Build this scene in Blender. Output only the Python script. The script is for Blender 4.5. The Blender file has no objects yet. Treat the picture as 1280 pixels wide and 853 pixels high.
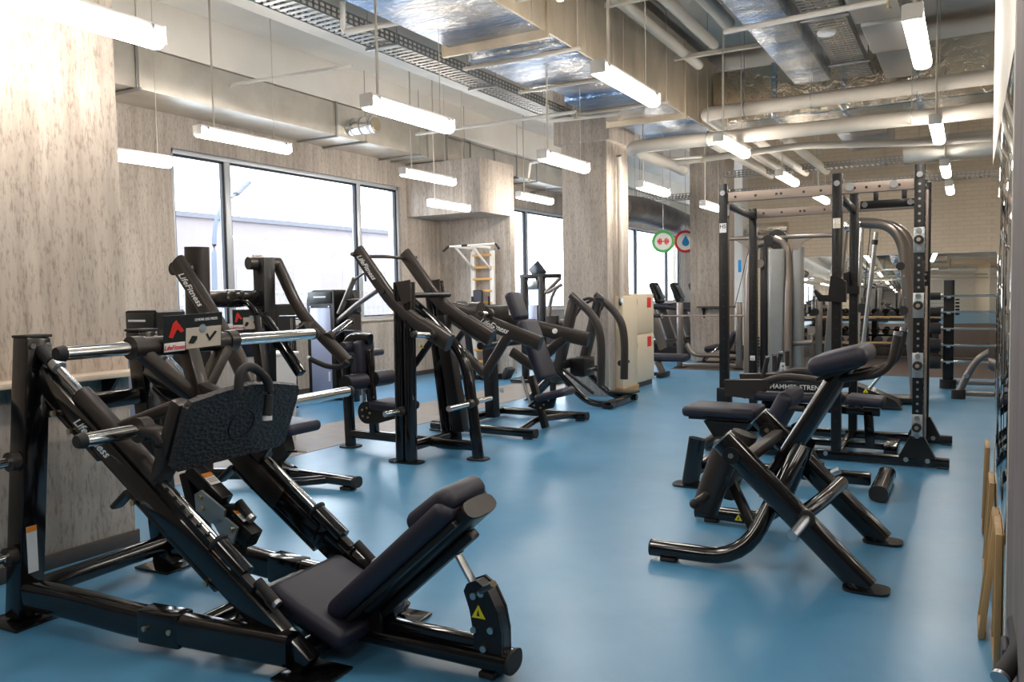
import bpy, bmesh, math, random
from mathutils import Vector as V, Matrix
R_ = math.radians
random.seed(7)
SC = bpy.context.scene; COL = SC.collection
# ---------------- camera solve (measured from the vanishing points of the room) ----------------
YAW, PIT, ROL, FPX, EYE = -0.51563101, -0.05865327, 0.0182393, 1011.73, 1.5
_cy, _sy, _cp, _sp, _cr, _sr = math.cos(YAW), math.sin(YAW), math.cos(PIT), math.sin(PIT), math.cos(ROL), math.sin(ROL)
CF = V((_sy*_cp, _cy*_cp, _sp)); _r = V((_cy, -_sy, 0)); _d = CF.cross(_r)
CR = _r*_cr + _d*_sr; CD = _d*_cr - _r*_sr
CO = V((0, 0, EYE))
def P(px, py, **k):
    """world point where the sight line of a photo point meets a plane x=, y= or z=."""
    (ax, v), = k.items(); i = 'xyz'.index(ax)
    d = CR*((px-640)/FPX) + CD*((py-426.5)/FPX) + CF
    return CO + d*((v-CO[i])/d[i])
def PY(y, *pp): return [P(a, b, y=y) for a, b in pp]
cam = bpy.data.cameras.new('camera'); co = bpy.data.objects.new('camera', cam); COL.objects.link(co)
M = Matrix((CR, -CD, -CF)).transposed().to_4x4(); M.translation = CO; co.matrix_world = M
cam.sensor_width = 36; cam.lens = 36*FPX/1280; cam.clip_start = .05; cam.clip_end = 300; SC.camera = co
# ---------------- materials ----------------
MT = {}
def mat(name, col=(.5,.5,.5), rough=.5, metal=0, coat=0, noise=None, bump=None, emit=None, spec=.5, vary=0, rvar=0, scale=(1,1,1), trans=0):
    m = bpy.data.materials.new(name); m.use_nodes = True; nt = m.node_tree; N = nt.nodes; L = nt.links
    b = N['Principled BSDF']
    b.inputs['Base Color'].default_value = (*col, 1); b.inputs['Roughness'].default_value = rough
    b.inputs['Metallic'].default_value = metal; b.inputs['Coat Weight'].default_value = coat; b.inputs['Coat Roughness'].default_value = .12
    b.inputs['Specular IOR Level'].default_value = spec
    if trans: b.inputs['Transmission Weight'].default_value = trans
    if emit: b.inputs['Emission Color'].default_value = (*emit[:3], 1); b.inputs['Emission Strength'].default_value = emit[3]
    tc = N.new('ShaderNodeTexCoord'); mp = N.new('ShaderNodeMapping'); mp.inputs['Scale'].default_value = scale
    L.new(tc.outputs['Object'], mp.inputs['Vector'])
    def nz(s, det=6, ro=.6, dist=0):
        n = N.new('ShaderNodeTexNoise'); n.inputs['Scale'].default_value = s; n.inputs['Detail'].default_value = det
        n.inputs['Roughness'].default_value = ro; n.inputs['Distortion'].default_value = dist
        L.new(mp.outputs[0], n.inputs['Vector']); return n.outputs['Fac']
    def ramp(src, a, ca, z, cz):
        r = N.new('ShaderNodeValToRGB'); r.color_ramp.elements[0].position = a; r.color_ramp.elements[0].color = (*ca, 1)
        r.color_ramp.elements[1].position = z; r.color_ramp.elements[1].color = (*cz, 1); L.new(src, r.inputs[0]); return r.outputs[0]
    def mixc(mode, f, a, c):
        x = N.new('ShaderNodeMix'); x.data_type = 'RGBA'; x.blend_type = mode
        if isinstance(f, float): x.inputs[0].default_value = f
        else: L.new(f, x.inputs[0])
        for s, q in ((6, a), (7, c)):
            if isinstance(q, tuple): x.inputs[s].default_value = (*q, 1)
            else: L.new(q, x.inputs[s])
        return x.outputs[2]
    def mul(f, a, b_):
        r = N.new('ShaderNodeMapRange'); r.inputs['To Min'].default_value = a; r.inputs['To Max'].default_value = b_; L.new(f, r.inputs['Value']); return r.outputs[0]
    if vary: 
        f = nz(vary[0]); c0 = tuple(c*(1-vary[1]) for c in col); c1 = tuple(min(1, c*(1+vary[1])) for c in col)
        L.new(ramp(f, .3, c0, .7, c1), b.inputs['Base Color'])
    if rvar: L.new(mul(nz(rvar[0]), max(0, rough-rvar[1]), rough+rvar[1]), b.inputs['Roughness'])
    if bump:
        bp = N.new('ShaderNodeBump'); bp.inputs['Strength'].default_value = bump[1]; bp.inputs['Distance'].default_value = bump[2] if len(bump) > 2 else .01
        L.new(nz(bump[0], 8, .65), bp.inputs['Height']); L.new(bp.outputs[0], b.inputs['Normal'])
    MT[name] = m
    return m, N, L, b, nz, ramp, mixc, mul, mp
mat('gloss_black', (.004,.0035,.004), .15, 0, .35, rvar=(6,.05), spec=.5)
mat('satin_black', (.007,.006,.006), .40, 0, .1, spec=.4)
mat('charcoal', (.038,.030,.026), .42, .2, .15, rvar=(30,.08), spec=.4)
mat('navy_vinyl', (.017,.016,.030), .5, bump=(120,.15,.002))
mat('black_rubber', (.016,.015,.016), .7, bump=(60,.2,.003))
mat('chrome', (.72,.71,.70), .12, 1, rvar=(20,.05))
mat('steel', (.45,.46,.47), .32, 1)
mat('zinc', (.5,.56,.58), .4, .9)
mat('bolt', (.62,.52,.36), .3, 1)
mat('white_paint', (.78,.74,.68), .5, vary=(3,.05))
mat('pipe_paint', (.62,.56,.48), .45, vary=(2,.08))
mat('cabinet', (.75,.62,.45), .45, vary=(2,.03))
mat('rack_bar', (.34,.27,.23), .45, .3)
mat('grey_shroud', (.34,.34,.33), .35, .5, vary=(3,.08))
mat('pale_panel', (.42,.45,.60), .25, .1)
mat('tube_grey', (.22,.19,.17), .28, .7)
mat('red', (.75,.03,.02), .4); mat('white', (.85,.85,.85), .5); mat('orange', (.85,.28,.03), .5); mat('yellow', (.9,.75,.02), .5)
mat('green', (.10,.48,.12), .4); mat('blue', (.0,.25,.62), .4); mat('sign_white', (.85,.87,.82), .4)
mat('beige_print', (.62,.56,.47), .4); mat('dark_print', (.015,.018,.018), .3)
mat('ladder_wood', (.72,.38,.10), .45, vary=(8,.15)); mat('frame_wood', (.42,.27,.12), .55, vary=(9,.2), scale=(1,1,.2))
mat('shelf_wood', (.55,.46,.37), .5, vary=(5,.15)); mat('grey_canvas', (.55,.52,.48), .8)
mat('tote', (.78,.77,.76), .45)
mat('galvanised', (.66,.61,.53), .36, .8, vary=(2.2,.14), rvar=(3,.1))
mat('dark_duct', (.10,.09,.085), .5, .6, vary=(3,.3), bump=(5,.4,.03))
mat('tray', (.40,.39,.37), .4, .85)
mat('alu', (.55,.58,.62), .4, .4); mat('gasket', (.01,.012,.02), .5)
mat('mirror', (.86,.86,.84), .015, 1)
mat('screen', (.02,.03,.04), .15)
mat('base_dark', (.06,.05,.045), .5, vary=(5,.2))
# concrete: warm grey board-marked with vertical streaks and dark pores
m, N, L, b, nz, ramp, mixc, mul, mp = mat('concrete', (.5,.44,.38), .85)
mp.inputs['Scale'].default_value = (1,1,.22)
s1 = ramp(nz(2.2, 9, .66, .4), .30, (.43,.365,.31), .70, (.61,.54,.47))
s2 = ramp(nz(55, 8, .75), .39, (.42,.37,.33), .49, (1,1,1))
c = mixc('MULTIPLY', .6, s1, s2)
mp2 = N.new('ShaderNodeMapping'); mp2.inputs['Scale'].default_value = (1,1,.06); tc2 = [n for n in N if n.type == 'TEX_COORD'][0]; L.new(tc2.outputs['Object'], mp2.inputs[0])
n3 = N.new('ShaderNodeTexNoise'); n3.inputs['Scale'].default_value = 14; n3.inputs['Detail'].default_value = 5; L.new(mp2.outputs[0], n3.inputs['Vector'])
c = mixc('MULTIPLY', .55, c, ramp(n3.outputs['Fac'], .35, (.62,.60,.58), .62, (1.0,1.0,1.0)))
L.new(c, b.inputs['Base Color'])
bp = N.new('ShaderNodeBump'); bp.inputs['Strength'].default_value = .5; bp.inputs['Distance'].default_value = .01; L.new(nz(26, 8, .7), bp.inputs['Height']); L.new(bp.outputs[0], b.inputs['Normal'])
# blue poured floor
m, N, L, b, nz, ramp, mixc, mul, mp = mat('blue_floor', (.05,.2,.4), .33, spec=.5)
c = ramp(nz(.9, 8, .62, .8), .30, (.052,.215,.40), .72, (.088,.285,.475))
c = mixc('MIX', mul(nz(3.5, 8, .7, 1.5), -.25, .45), c, (.12,.31,.50))
L.new(c, b.inputs['Base Color']); L.new(mul(nz(2.2, 6, .6), .24, .46), b.inputs['Roughness'])
b.inputs['Coat Weight'].default_value = .35; b.inputs['Coat Roughness'].default_value = .3
mat('strip_floor', (.26,.22,.19), .5, vary=(5,.12)); mat('dark_floor', (.075,.052,.042), .65, vary=(30,.3))
mat('plaster', (.74,.68,.60), .85, vary=(1.2,.06)); mat('white_wall', (.72,.66,.58), .7, vary=(2,.04))
mat('ceiling', (.86,.81,.74), .85, vary=(.8,.07), bump=(3,.1))
mat('grey_pillar', (.13,.108,.108), .8, vary=(6,.25), bump=(40,.3,.005), scale=(1,1,.3))
# painted brick
m, N, L, b, nz, ramp, mixc, mul, mp = mat('brick_paint', (.58,.47,.35), .65)
mp.inputs['Rotation'].default_value = (R_(90), 0, 0)
br = N.new('ShaderNodeTexBrick'); br.inputs['Scale'].default_value = 1; br.inputs['Brick Width'].default_value = .26; br.inputs['Row Height'].default_value = .085; br.inputs['Mortar Size'].default_value = .006
br.inputs['Color1'].default_value = (.72,.60,.45,1); br.inputs['Color2'].default_value = (.68,.57,.43,1); br.inputs['Mortar'].default_value = (.58,.48,.36,1)
L.new(mp.outputs[0], br.inputs['Vector']); L.new(br.outputs[0], b.inputs['Base Color'])
# crinkled foil
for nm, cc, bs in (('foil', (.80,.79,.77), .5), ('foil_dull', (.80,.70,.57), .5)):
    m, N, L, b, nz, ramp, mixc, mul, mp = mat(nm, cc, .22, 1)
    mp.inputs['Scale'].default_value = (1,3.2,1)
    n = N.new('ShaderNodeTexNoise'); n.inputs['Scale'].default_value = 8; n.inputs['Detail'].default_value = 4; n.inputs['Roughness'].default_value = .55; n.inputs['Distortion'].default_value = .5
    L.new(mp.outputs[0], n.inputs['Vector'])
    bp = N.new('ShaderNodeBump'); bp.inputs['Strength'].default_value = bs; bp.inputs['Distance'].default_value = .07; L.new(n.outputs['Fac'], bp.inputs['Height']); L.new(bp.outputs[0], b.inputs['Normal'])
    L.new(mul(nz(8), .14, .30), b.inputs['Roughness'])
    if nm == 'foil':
        mp.inputs['Scale'].default_value = (1,3.2,1); L.new(ramp(nz(.55, 5, .6, .4), .40, (.26,.40,.62), .60, (.82,.80,.77)), b.inputs['Base Color'])  # blue reflections painted into the silver colour as random steel-blue patches
mat('duct_metal', (.66,.56,.43), .42, .7, vary=(2.5,.25), bump=(2.5,.35,.03), scale=(1,1,.4))
# diamond-tread foot plate rubber
m, N, L, b, nz, ramp, mixc, mul, mp = mat('tread', (.022,.021,.022), .55)
vo = N.new('ShaderNodeTexVoronoi'); vo.inputs['Scale'].default_value = 42; mp.inputs['Scale'].default_value = (1,1,1.7); L.new(mp.outputs[0], vo.inputs['Vector'])
bp = N.new('ShaderNodeBump'); bp.inputs['Strength'].default_value = 1; bp.inputs['Distance'].default_value = .006; L.new(vo.outputs['Distance'], bp.inputs['Height']); L.new(bp.outputs[0], b.inputs['Normal'])
mat('tube_light', (1,1,1), .4, emit=(1,.93,.84,20)); mat('lamp_case', (.72,.70,.67), .4)
# glass pane
g = bpy.data.materials.new('glass'); g.use_nodes = True; nt = g.node_tree; nt.nodes.clear()
o_ = nt.nodes.new('ShaderNodeOutputMaterial'); t_ = nt.nodes.new('ShaderNodeBsdfTransparent'); t_.inputs[0].default_value = (.93,.96,.98,1)
gl = nt.nodes.new('ShaderNodeBsdfGlossy'); gl.inputs['Roughness'].default_value = .02; lw = nt.nodes.new('ShaderNodeLayerWeight'); pw = nt.nodes.new('ShaderNodeMath'); pw.operation = 'POWER'; pw.inputs[1].default_value = 4; nt.links.new(lw.outputs['Facing'], pw.inputs[0]); fr = nt.nodes.new('ShaderNodeMath'); fr.operation = 'MULTIPLY_ADD'; fr.inputs[1].default_value = .6; fr.inputs[2].default_value = .06; nt.links.new(pw.outputs[0], fr.inputs[0])
mx = nt.nodes.new('ShaderNodeMixShader'); nt.links.new(fr.outputs[0], mx.inputs[0]); nt.links.new(t_.outputs[0], mx.inputs[1]); nt.links.new(gl.outputs[0], mx.inputs[2]); nt.links.new(mx.outputs[0], o_.inputs[0]); MT['glass'] = g
mat('out_snow', (.40,.41,.43), .9); mat('out_wall', (.19,.165,.165), .9); mat('out_roof', (.10,.10,.115), .8); mat('out_fence', (.24,.25,.27), .7); mat('out_cornice', (.10,.12,.15), .8)
# ---------------- mesh builder ----------------
def fillet(pts, r, n=6):
    if r <= 0 or len(pts) < 3: return pts
    out = [pts[0]]
    for i in range(1, len(pts)-1):
        a, b, c = pts[i-1], pts[i], pts[i+1]
        d1 = min(r, (a-b).length*.48); d2 = min(r, (c-b).length*.48)
        p = b+(a-b).normalized()*d1; q = b+(c-b).normalized()*d2
        for k in range(n+1):
            t = k/n; out.append(p*(1-t)**2 + b*2*t*(1-t) + q*t*t)
    return out+[pts[-1]]
class B:
    def __init__(s): s.bm = bmesh.new()
    def sw(s, pts, w, h=None, e=2, up=V((0,0,1)), fil=0, n=None, taper=1):
        """sweep an oval (e=2) or rounded-box (e large) section of full size w (sideways) by h along pts"""
        pts = [V(p) for p in pts]; h = h or w; n = n or (12 if e == 2 and w < .05 else (18 if e == 2 else 20))
        pts = fillet(pts, fil); N_ = len(pts); rings = []; side0 = None
        for i, p in enumerate(pts):
            t = (pts[min(i+1, N_-1)]-pts[max(i-1, 0)]).normalized()
            sd = t.cross(up)
            if sd.length < .05: sd = side0 if side0 else t.cross(V((0,1,0)) if abs(t.y) < .9 else V((1,0,0)))
            sd = (sd-t*sd.dot(t)).normalized(); side0 = sd; u = sd.cross(t)
            k = 1+(taper-1)*i/max(1, N_-1); ring = []
            for j in range(n):
                a = 2*math.pi*(j+.5)/n; ca, sa = math.cos(a), math.sin(a)
                x = math.copysign(abs(ca)**(2/e), ca)*w/2*k; y = math.copysign(abs(sa)**(2/e), sa)*h/2*k
                ring.append(s.bm.verts.new(p+sd*x+u*y))
            rings.append(ring)
        for a, b in zip(rings, rings[1:]):
            for j in range(n): s.bm.faces.new((a[j], a[(j+1)%n], b[(j+1)%n], b[j]))
        s.bm.faces.new(rings[0][::-1]); s.bm.faces.new(rings[-1]); return s
    def cyl(s, a, b, r, n=None): return s.sw([a, b], 2*r, n=n or (10 if r < .02 else 20))
    def box(s, c, d, rot=None, bev=.006, seg=2):
        m = Matrix.Diagonal((*d, 1)); m = (rot.to_4x4() if rot else Matrix.Identity(4)) @ m; m = Matrix.Translation(c) @ m
        r = bmesh.ops.create_cube(s.bm, size=1, matrix=m)
        if bev > 0:
            ed = {e for v in r['verts'] for e in v.link_edges}
            bmesh.ops.bevel(s.bm, geom=list(ed), offset=min(bev, min(d)*.45), segments=seg, affect='EDGES', profile=.5)
        return s
    def bar(s, a, b, w, h, up=V((0,0,1)), bev=.006, seg=2):
        a, b = V(a), V(b); t = (b-a); l = t.length; t.normalize(); sd = t.cross(up)
        if sd.length < .02: sd = t.cross(V((0,1,0)))
        sd.normalize(); u = sd.cross(t)
        return s.box((a+b)/2, (l, w, h), Matrix((t, -sd, u)).transposed(), bev, seg)
    def pad(s, a, b, w, h, up=V((0,0,1)), r=None): return s.bar(a, b, w, h, up, r or h*.42, 5)
    def prism(s, poly, off, bev=.003):
        off = V(off); a = [s.bm.verts.new(V(p)-off/2) for p in poly]; b = [s.bm.verts.new(V(p)+off/2) for p in poly]; n = len(poly)
        fs = [s.bm.faces.new(a), s.bm.faces.new(b[::-1])]+[s.bm.faces.new((a[i], b[i], b[(i+1)%n], a[(i+1)%n])) for i in range(n)]
        bmesh.ops.recalc_face_normals(s.bm, faces=fs); return s
    def ball(s, c, r, seg=12, sc=(1,1,1)):
        bmesh.ops.create_uvsphere(s.bm, u_segments=seg, v_segments=seg//2+2, radius=r, matrix=Matrix.Translation(c) @ Matrix.Diagonal((*sc, 1))); return s
    def torus(s, c, nrm, R, r, a0=0, a1=360, n=28):
        nrm = V(nrm).normalized(); x = nrm.orthogonal().normalized(); y = nrm.cross(x)
        pts = [V(c)+x*R*math.cos(R_(a0+(a1-a0)*k/n))+y*R*math.sin(R_(a0+(a1-a0)*k/n)) for k in range(n+1)]
        return s.sw(pts, 2*r, up=nrm)
    def build(s, name, m, parent=None, origin=V((0,0,0)), ang=32):
        bmesh.ops.recalc_face_normals(s.bm, faces=s.bm.faces[:])
        for v in s.bm.verts: v.co -= origin
        me = bpy.data.meshes.new(name); s.bm.to_mesh(me); s.bm.free(); me.materials.append(MT[m])
        me.shade_smooth(); me.set_sharp_from_angle(angle=R_(ang))
        o = bpy.data.objects.new(name, me); COL.objects.link(o)
        if parent is not None: o.parent = parent
        else: o.location = origin
        return o
def tag(o, label=None, cat=None, group=None, kind=None):
    for k, v in (('label', label), ('category', cat), ('group', group), ('kind', kind)):
        if v: o[k] = v
    return o
class T:
    def __init__(s, name, label, cat, loc, group=None):
        s.o = bpy.data.objects.new(name, None); COL.objects.link(s.o); s.loc = V(loc); s.o.location = s.loc
        s.o.empty_display_size = .1; tag(s.o, label, cat, group)
    def p(s, name, m, b, parent=None, label=None, ang=32):
        o = b.build(name, m, parent or s.o, s.loc, ang)
        if label: o['label'] = label
        return o
    def text(s, name, body, size, c, xd, yd, m, parent=None, shear=0, ext=.001):
        cu = bpy.data.curves.new(name, 'FONT'); cu.body = body; cu.size = size; cu.extrude = ext; cu.align_x = 'CENTER'; cu.align_y = 'CENTER'; cu.shear = shear; cu.offset = size*.012; cu.resolution_u = 3
        t = bpy.data.objects.new(name, cu); COL.objects.link(t); bpy.context.view_layer.update()
        me = bpy.data.meshes.new_from_object(t.evaluated_get(bpy.context.evaluated_depsgraph_get())); bpy.data.objects.remove(t); me.name = name
        xd = V(xd).normalized(); yd = V(yd); yd = (yd-xd*yd.dot(xd)).normalized(); z = xd.cross(yd)
        mm = Matrix((xd, yd, z)).transposed().to_4x4(); mm.translation = V(c)-s.loc; me.transform(mm)
        me.materials.clear(); me.materials.append(MT[m]); o = bpy.data.objects.new(name, me); COL.objects.link(o); o.parent = parent or s.o; return o
def copy_thing(t, dx, label=None, rz=None):
    """copy a thing with its parts and sub-parts"""
    def cp(o, par):
        c = o.copy(); COL.objects.link(c); c.parent = par
        for ch in o.children: cp(ch, c)
        return c
    r = cp(t.o, None); r.location = t.o.location + V(dx)
    if rz is not None: r.rotation_euler.z = rz
    if label: r['label'] = label
    return r
def struct(name, m, b): return tag(b.build(name, m), kind='structure')
def slab(x0, x1, y0, y1, z0, z1, bev=0): return B().box(((x0+x1)/2, (y0+y1)/2, (z0+z1)/2), (x1-x0, y1-y0, z1-z0), bev=bev)
# ================= the room =================
CZ = 4.95                                   # ceiling height
struct('floor', 'blue_floor', slab(-9.3, 4, -5, 14.9, -.1, 0))
struct('floor_dark', 'dark_floor', slab(-5.0, 4, 14.9, 19.2, -.1, 0))
struct('floor_far', 'blue_floor', slab(-9.3, -5.0, 14.9, 30.2, -.1, 0))
struct('floor_strip', 'strip_floor', slab(-6.6, -5.55, -5, 30, 0, .003))
struct('ceiling', 'ceiling', slab(-9.3, 4, -5, 30.2, CZ, CZ+.1))
XW = -9.0
W1 = (7.05, 11.88); W2 = (16.05, 21.5); W3 = (23.0, 28.2); ZS, ZT = 1.09, 3.46
wl = B()
struct('wall_left_sill', 'concrete', slab(XW-.3, XW, -5, 30.2, 0, ZS))
struct('wall_left_lintel', 'concrete', slab(XW-.3, XW, -5, 30.2, ZT, CZ))
struct('wall_left_near', 'concrete', slab(XW-.3, XW, -5, W1[0], ZS, ZT))
struct('wall_left_middle', 'concrete', slab(XW-.3, XW, W1[1], W2[0], ZS, ZT))
struct('wall_left_far', 'concrete', slab(XW-.3, XW, W2[1], W3[0], ZS, ZT))
struct('wall_left_end', 'concrete', slab(XW-.3, XW, W3[1], 30.2, ZS, ZT))
struct('wall_far', 'plaster', slab(-9.3, -4.48, 30, 30.3, 0, CZ))
struct('wall_back', 'brick_paint', slab(-4.48, 4, 19, 19.3, 0, CZ))
struct('wall_inner', 'plaster', slab(-4.6, -4.48, 19, 30, 0, CZ))
struct('wall_front', 'white_wall', slab(-9.3, 4, -5.2, -5, 0, CZ))
struct('wall_right', 'white_wall', slab(.13, .5, -5, 6.95, 0, CZ))
struct('wall_right_far', 'brick_paint', slab(3.8, 4, 6.95, 19.2, 0, CZ))
struct('wall_right_return', 'white_wall', slab(.5, 4, 6.65, 6.95, 0, CZ))
# pillars
p1 = struct('wall_pillar_near', 'concrete', slab(-5.2, -4.48, -5, 3.14, 0, CZ, .01))
struct('baseboard_pillar', 'base_dark', slab(-5.21, -4.465, -5, 3.155, 0, .085, .004))
struct('wall_pillar_middle', 'concrete', slab(-5.18, -4.48, 10.69, 11.52, 0, CZ, .01))
struct('trim_pillar_head', 'concrete', slab(-5.26, -4.40, 10.60, 11.6, 3.62, CZ, .01))
struct('wall_pillar_far', 'concrete', slab(-5.2, -4.48, 16.92, 17.78, 0, CZ, .01))
struct('wall_pier', 'concrete', slab(-9.0, -7.42, 13.1, 13.26, 0, 3.87))
struct('trim_pier_head', 'concrete', slab(-9.0, -7.42, 12.06, 13.1, 2.93, 3.87))
struct('baseboard_left', 'base_dark', slab(XW, XW+.02, 3, 13.1, 0, .08))
# right wall: grey pillar close to the camera, tall mirror beyond
struct('wall_pillar_right', 'grey_pillar', slab(.122, .3, -3, 3.22, 0, CZ, 0))
struct('trim_pillar_edge', 'white_paint', slab(.118, .3, 3.22, 3.245, 0, CZ, 0))
mr = T('wall_mirror', 'tall frameless mirror along the right wall behind the leaning frames', 'mirror', (.128, 5, 0))
mr.p('mirror_glass', 'mirror', slab(.122, .1275, 3.3, 6.93, .03, 2.32, .001)); mr.p('backing', 'satin_black', slab(.1278, .1298, 3.3, 6.93, .03, 2.32))
mb = T('wall_mirror', 'wide mirror on the lower part of the far brick wall', 'mirror', (-1.4, 18.98, 0))
mb.p('mirror_glass', 'mirror', slab(-3.33, .45, 18.97, 18.985, .02, 2.17, .003)); mb.p('mirror_edge', 'steel', slab(-3.35, .47, 18.986, 18.997, .0, 2.19))
# windows
def window(i, y0, y1, mul):
    root = T('window_%d' % i, None, None, (XW-.12, (y0+y1)/2, ZS)); root.o['kind'] = 'structure'; X = XW-.10
    f = B(); f.box((X, (y0+y1)/2, ZT-.03), (.12, y1-y0, .06)); f.box((X, (y0+y1)/2, ZS+.03), (.12, y1-y0, .06))
    for y in (y0+.03, y1-.03): f.box((X, y, (ZS+ZT)/2), (.12, .06, ZT-ZS))
    fr = root.p('window_frame', 'alu', f)
    for y in mul:
        mo = root.p('mullion', 'alu', B().box((X, y, (ZS+ZT)/2), (.12, .10, ZT-ZS-.12)))
    ys = [y0+.06]+[v for y in mul for v in (y-.05, y+.05)]+[y1-.06]
    for a, b in zip(ys[::2], ys[1::2]):
        gk = B(); gk.box((X+.02, (a+b)/2, ZT-.075), (.05, b-a, .03), bev=0); gk.box((X+.02, (a+b)/2, ZS+.07), (.05, b-a, .02), bev=0)
        gk.box((X+.02, b-.02, (ZS+ZT)/2), (.05, .04, ZT-ZS-.12), bev=0); gk.box((X+.02, a+.008, (ZS+ZT)/2), (.05, .016, ZT-ZS-.12), bev=0)
        root.p('gasket', 'gasket', gk)
        root.p('pane', 'glass', slab(X-.005, X+.005, a, b, ZS+.06, ZT-.06))
    root.p('window_sill', 'shelf_wood', slab(XW-.16, XW+.03, y0, y1, ZS-.025, ZS+.005, .004))
window(1, *W1, (7.99, 10.78)); window(2, *W2, (16.75, 19.2)); window(3, *W3, (23.9, 26.85))
# ================= outside =================
tag(slab(-60, -9.4, -30, 60, -.35, -.3).build('ground_outside', 'out_snow'), kind='structure')
fb = T('building', 'long pale building across the street seen through the windows', 'building', (-34, 20, -.3))
fb.p('wall', 'out_wall', slab(-38, -34, -2, 60, -.3, 5.6)); fb.p('roof', 'out_roof', slab(-38.2, -33.8, -2.2, 60.2, 5.6, 5.85))
for k in range(14): fb.p('window', 'out_fence', slab(-34.02, -33.98, 1+k*4.2, 3.2+k*4.2, 1.2, 3.2))
nb = T('building', 'bluish building with a bracketed cornice behind the left window', 'building', (-24, 12, -.3))
nb.p('wall', 'out_fence', slab(-33.5, -24, 8, 16.2, -.3, 5.3)); nb.p('cornice', 'out_cornice', slab(-33.5, -23.3, 8, 16.8, 5.3, 5.75))
for k in range(9): nb.p('bracket', 'out_cornice', slab(-23.95, -23.4, 8.4+k*.9, 8.65+k*.9, 4.85, 5.3))
fe = T('fence', 'white railing along the street outside the windows', 'fence', (-17, 15, -.3))
fe.p('rail', 'out_fence', slab(-17.03, -16.97, 2, 45, 1.62, 1.7)); fe.p('rail', 'out_fence', slab(-17.03, -16.97, 2, 45, .5, .56))
q = B()
for k in range(180): q.box((-17, 2+k*.24, .7), (.03, .03, 2.0), bev=0)
tag(fe.p('bars', 'out_fence', q), kind='stuff')
sl = T('street_lamp', 'grey street lamp standing outside the left window pane', 'street lamp', (-20, 15.7, -.3))
a = P(267, 340, x=-20); sl.p('pole', 'out_cornice', B().sw([V((-20, a.y, -.3)), P(267, 300, x=-20), P(272, 262, x=-20), P(295, 243, x=-20)], .16, fil=1.0, taper=.5))
sl.p('lamp_head', 'out_roof', B().sw([P(295, 243, x=-20), P(310, 228, x=-20)], .3, .14, e=3))
# ================= ceiling services =================
Yd = V((0, 1, 0)); Xd = V((1, 0, 0)); Zd = V((0, 0, 1))
def rod(b, x, y, z0, r=.006): b.cyl((x, y, z0), (x, y, CZ), r, 6)
d = T('air_duct', 'rectangular galvanised duct running above the left windows', 'duct', (-8.6, 9, 3.9))
for k, (a, b) in enumerate(((-4.9, .6), (.64, 3.4), (3.44, 6.0), (6.04, 9.3), (9.34, 11.6), (11.64, 12.2))):
    d.p('duct_section', 'galvanised', slab(-8.97, -8.2, a, b, 3.885, 4.36, .006)); d.p('flange', 'tray', B().box((-8.585, b+.02, 4.122), (.80, .035, .52), bev=.003))
d.p('duct_section', 'galvanised', slab(-8.97, -8.32, 12.24, 14.1, 3.95, 4.36, .006))
for y in (14.1, 15.0, 15.6, 16.6, 17.3, 18.2, 19.5, 21, 23): d.p('duct_section', 'galvanised', slab(-8.97, -8.32, y+.02, y+(.88 if y < 17.5 else 1.3), 3.95, 4.36, .006)) if 0 else None
d.p('duct_section', 'galvanised', slab(-8.97, -8.32, 14.12, 29.9, 3.95, 4.36, .006))
for y in (13.2, 14.1, 15.0, 15.9, 17.2, 18.5, 20, 22): d.p('flange', 'tray', B().box((-8.645, y, 4.155), (.68, .03, .45), bev=.003))
for y in (5.98, 9.9, 11.3, 12.7, 14.7, 16.9): 
    hb = B().bar((-9.0, y, 3.865), (-8.1, y, 3.865), .04, .03); rod(hb, -8.13, y, 3.86); d.p('hanger', 'tray', hb)
sp = T('spiral_duct_stub', 'short shiny round duct stub on the side of the left duct', 'duct', (-8.1, 9.9, 4.1))
c = P(450, 158, x=-8.0); q = B()
q.cyl((-8.195, c.y, c.z), (-7.72, c.y+.02, c.z), .125, 28); sp.p('pipe_wall', 'chrome', q)
for k in range(3): sp.p('rib', 'tray', B().torus((-8.1+.16*k, c.y, c.z), Xd, .127, .006))
sp.p('end_cap', 'bolt', B().cyl((-7.72, c.y+.02, c.z), (-7.70, c.y+.02, c.z), .10, 24))
# big foil-clad duct
fd = T('foil_duct', 'large crinkled silver foil duct overhead left of the white pipes', 'duct', (-3.8, 6, 3.8))
ZD = 3.8
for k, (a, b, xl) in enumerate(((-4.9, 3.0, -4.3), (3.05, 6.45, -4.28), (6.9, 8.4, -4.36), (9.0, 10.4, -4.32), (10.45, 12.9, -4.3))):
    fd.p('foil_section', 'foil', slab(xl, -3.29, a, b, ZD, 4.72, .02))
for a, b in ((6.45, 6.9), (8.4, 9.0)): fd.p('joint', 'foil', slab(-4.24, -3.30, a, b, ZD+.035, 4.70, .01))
for y in (3.02, 6.47, 10.42): fd.p('flange', 'duct_metal', B().box((-3.8, y, ZD+.43), (1.12, .04, 1.0), bev=.003))
fd.p('side_cladding', 'duct_metal', slab(-3.288, -3.262, -4.9, 12.9, ZD-.01, 4.74, .006))
for y in (4.4, 5.4, 6.2, 7.3, 8.0, 8.9, 9.7, 11.0, 11.9): fd.p('seam', 'galvanised', B().box((-3.262, y, 4.26), (.012, .03, .92), bev=.002))
for y in (4.6, 7.05, 8.2, 9.6, 12.2):
    hb = B().bar((-4.5, y, ZD-.02), (-3.2, y, ZD-.02), .045, .03); rod(hb, -4.47, y, ZD); rod(hb, -3.23, y, ZD); fd.p('hanger', 'pipe_paint', hb)
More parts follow.
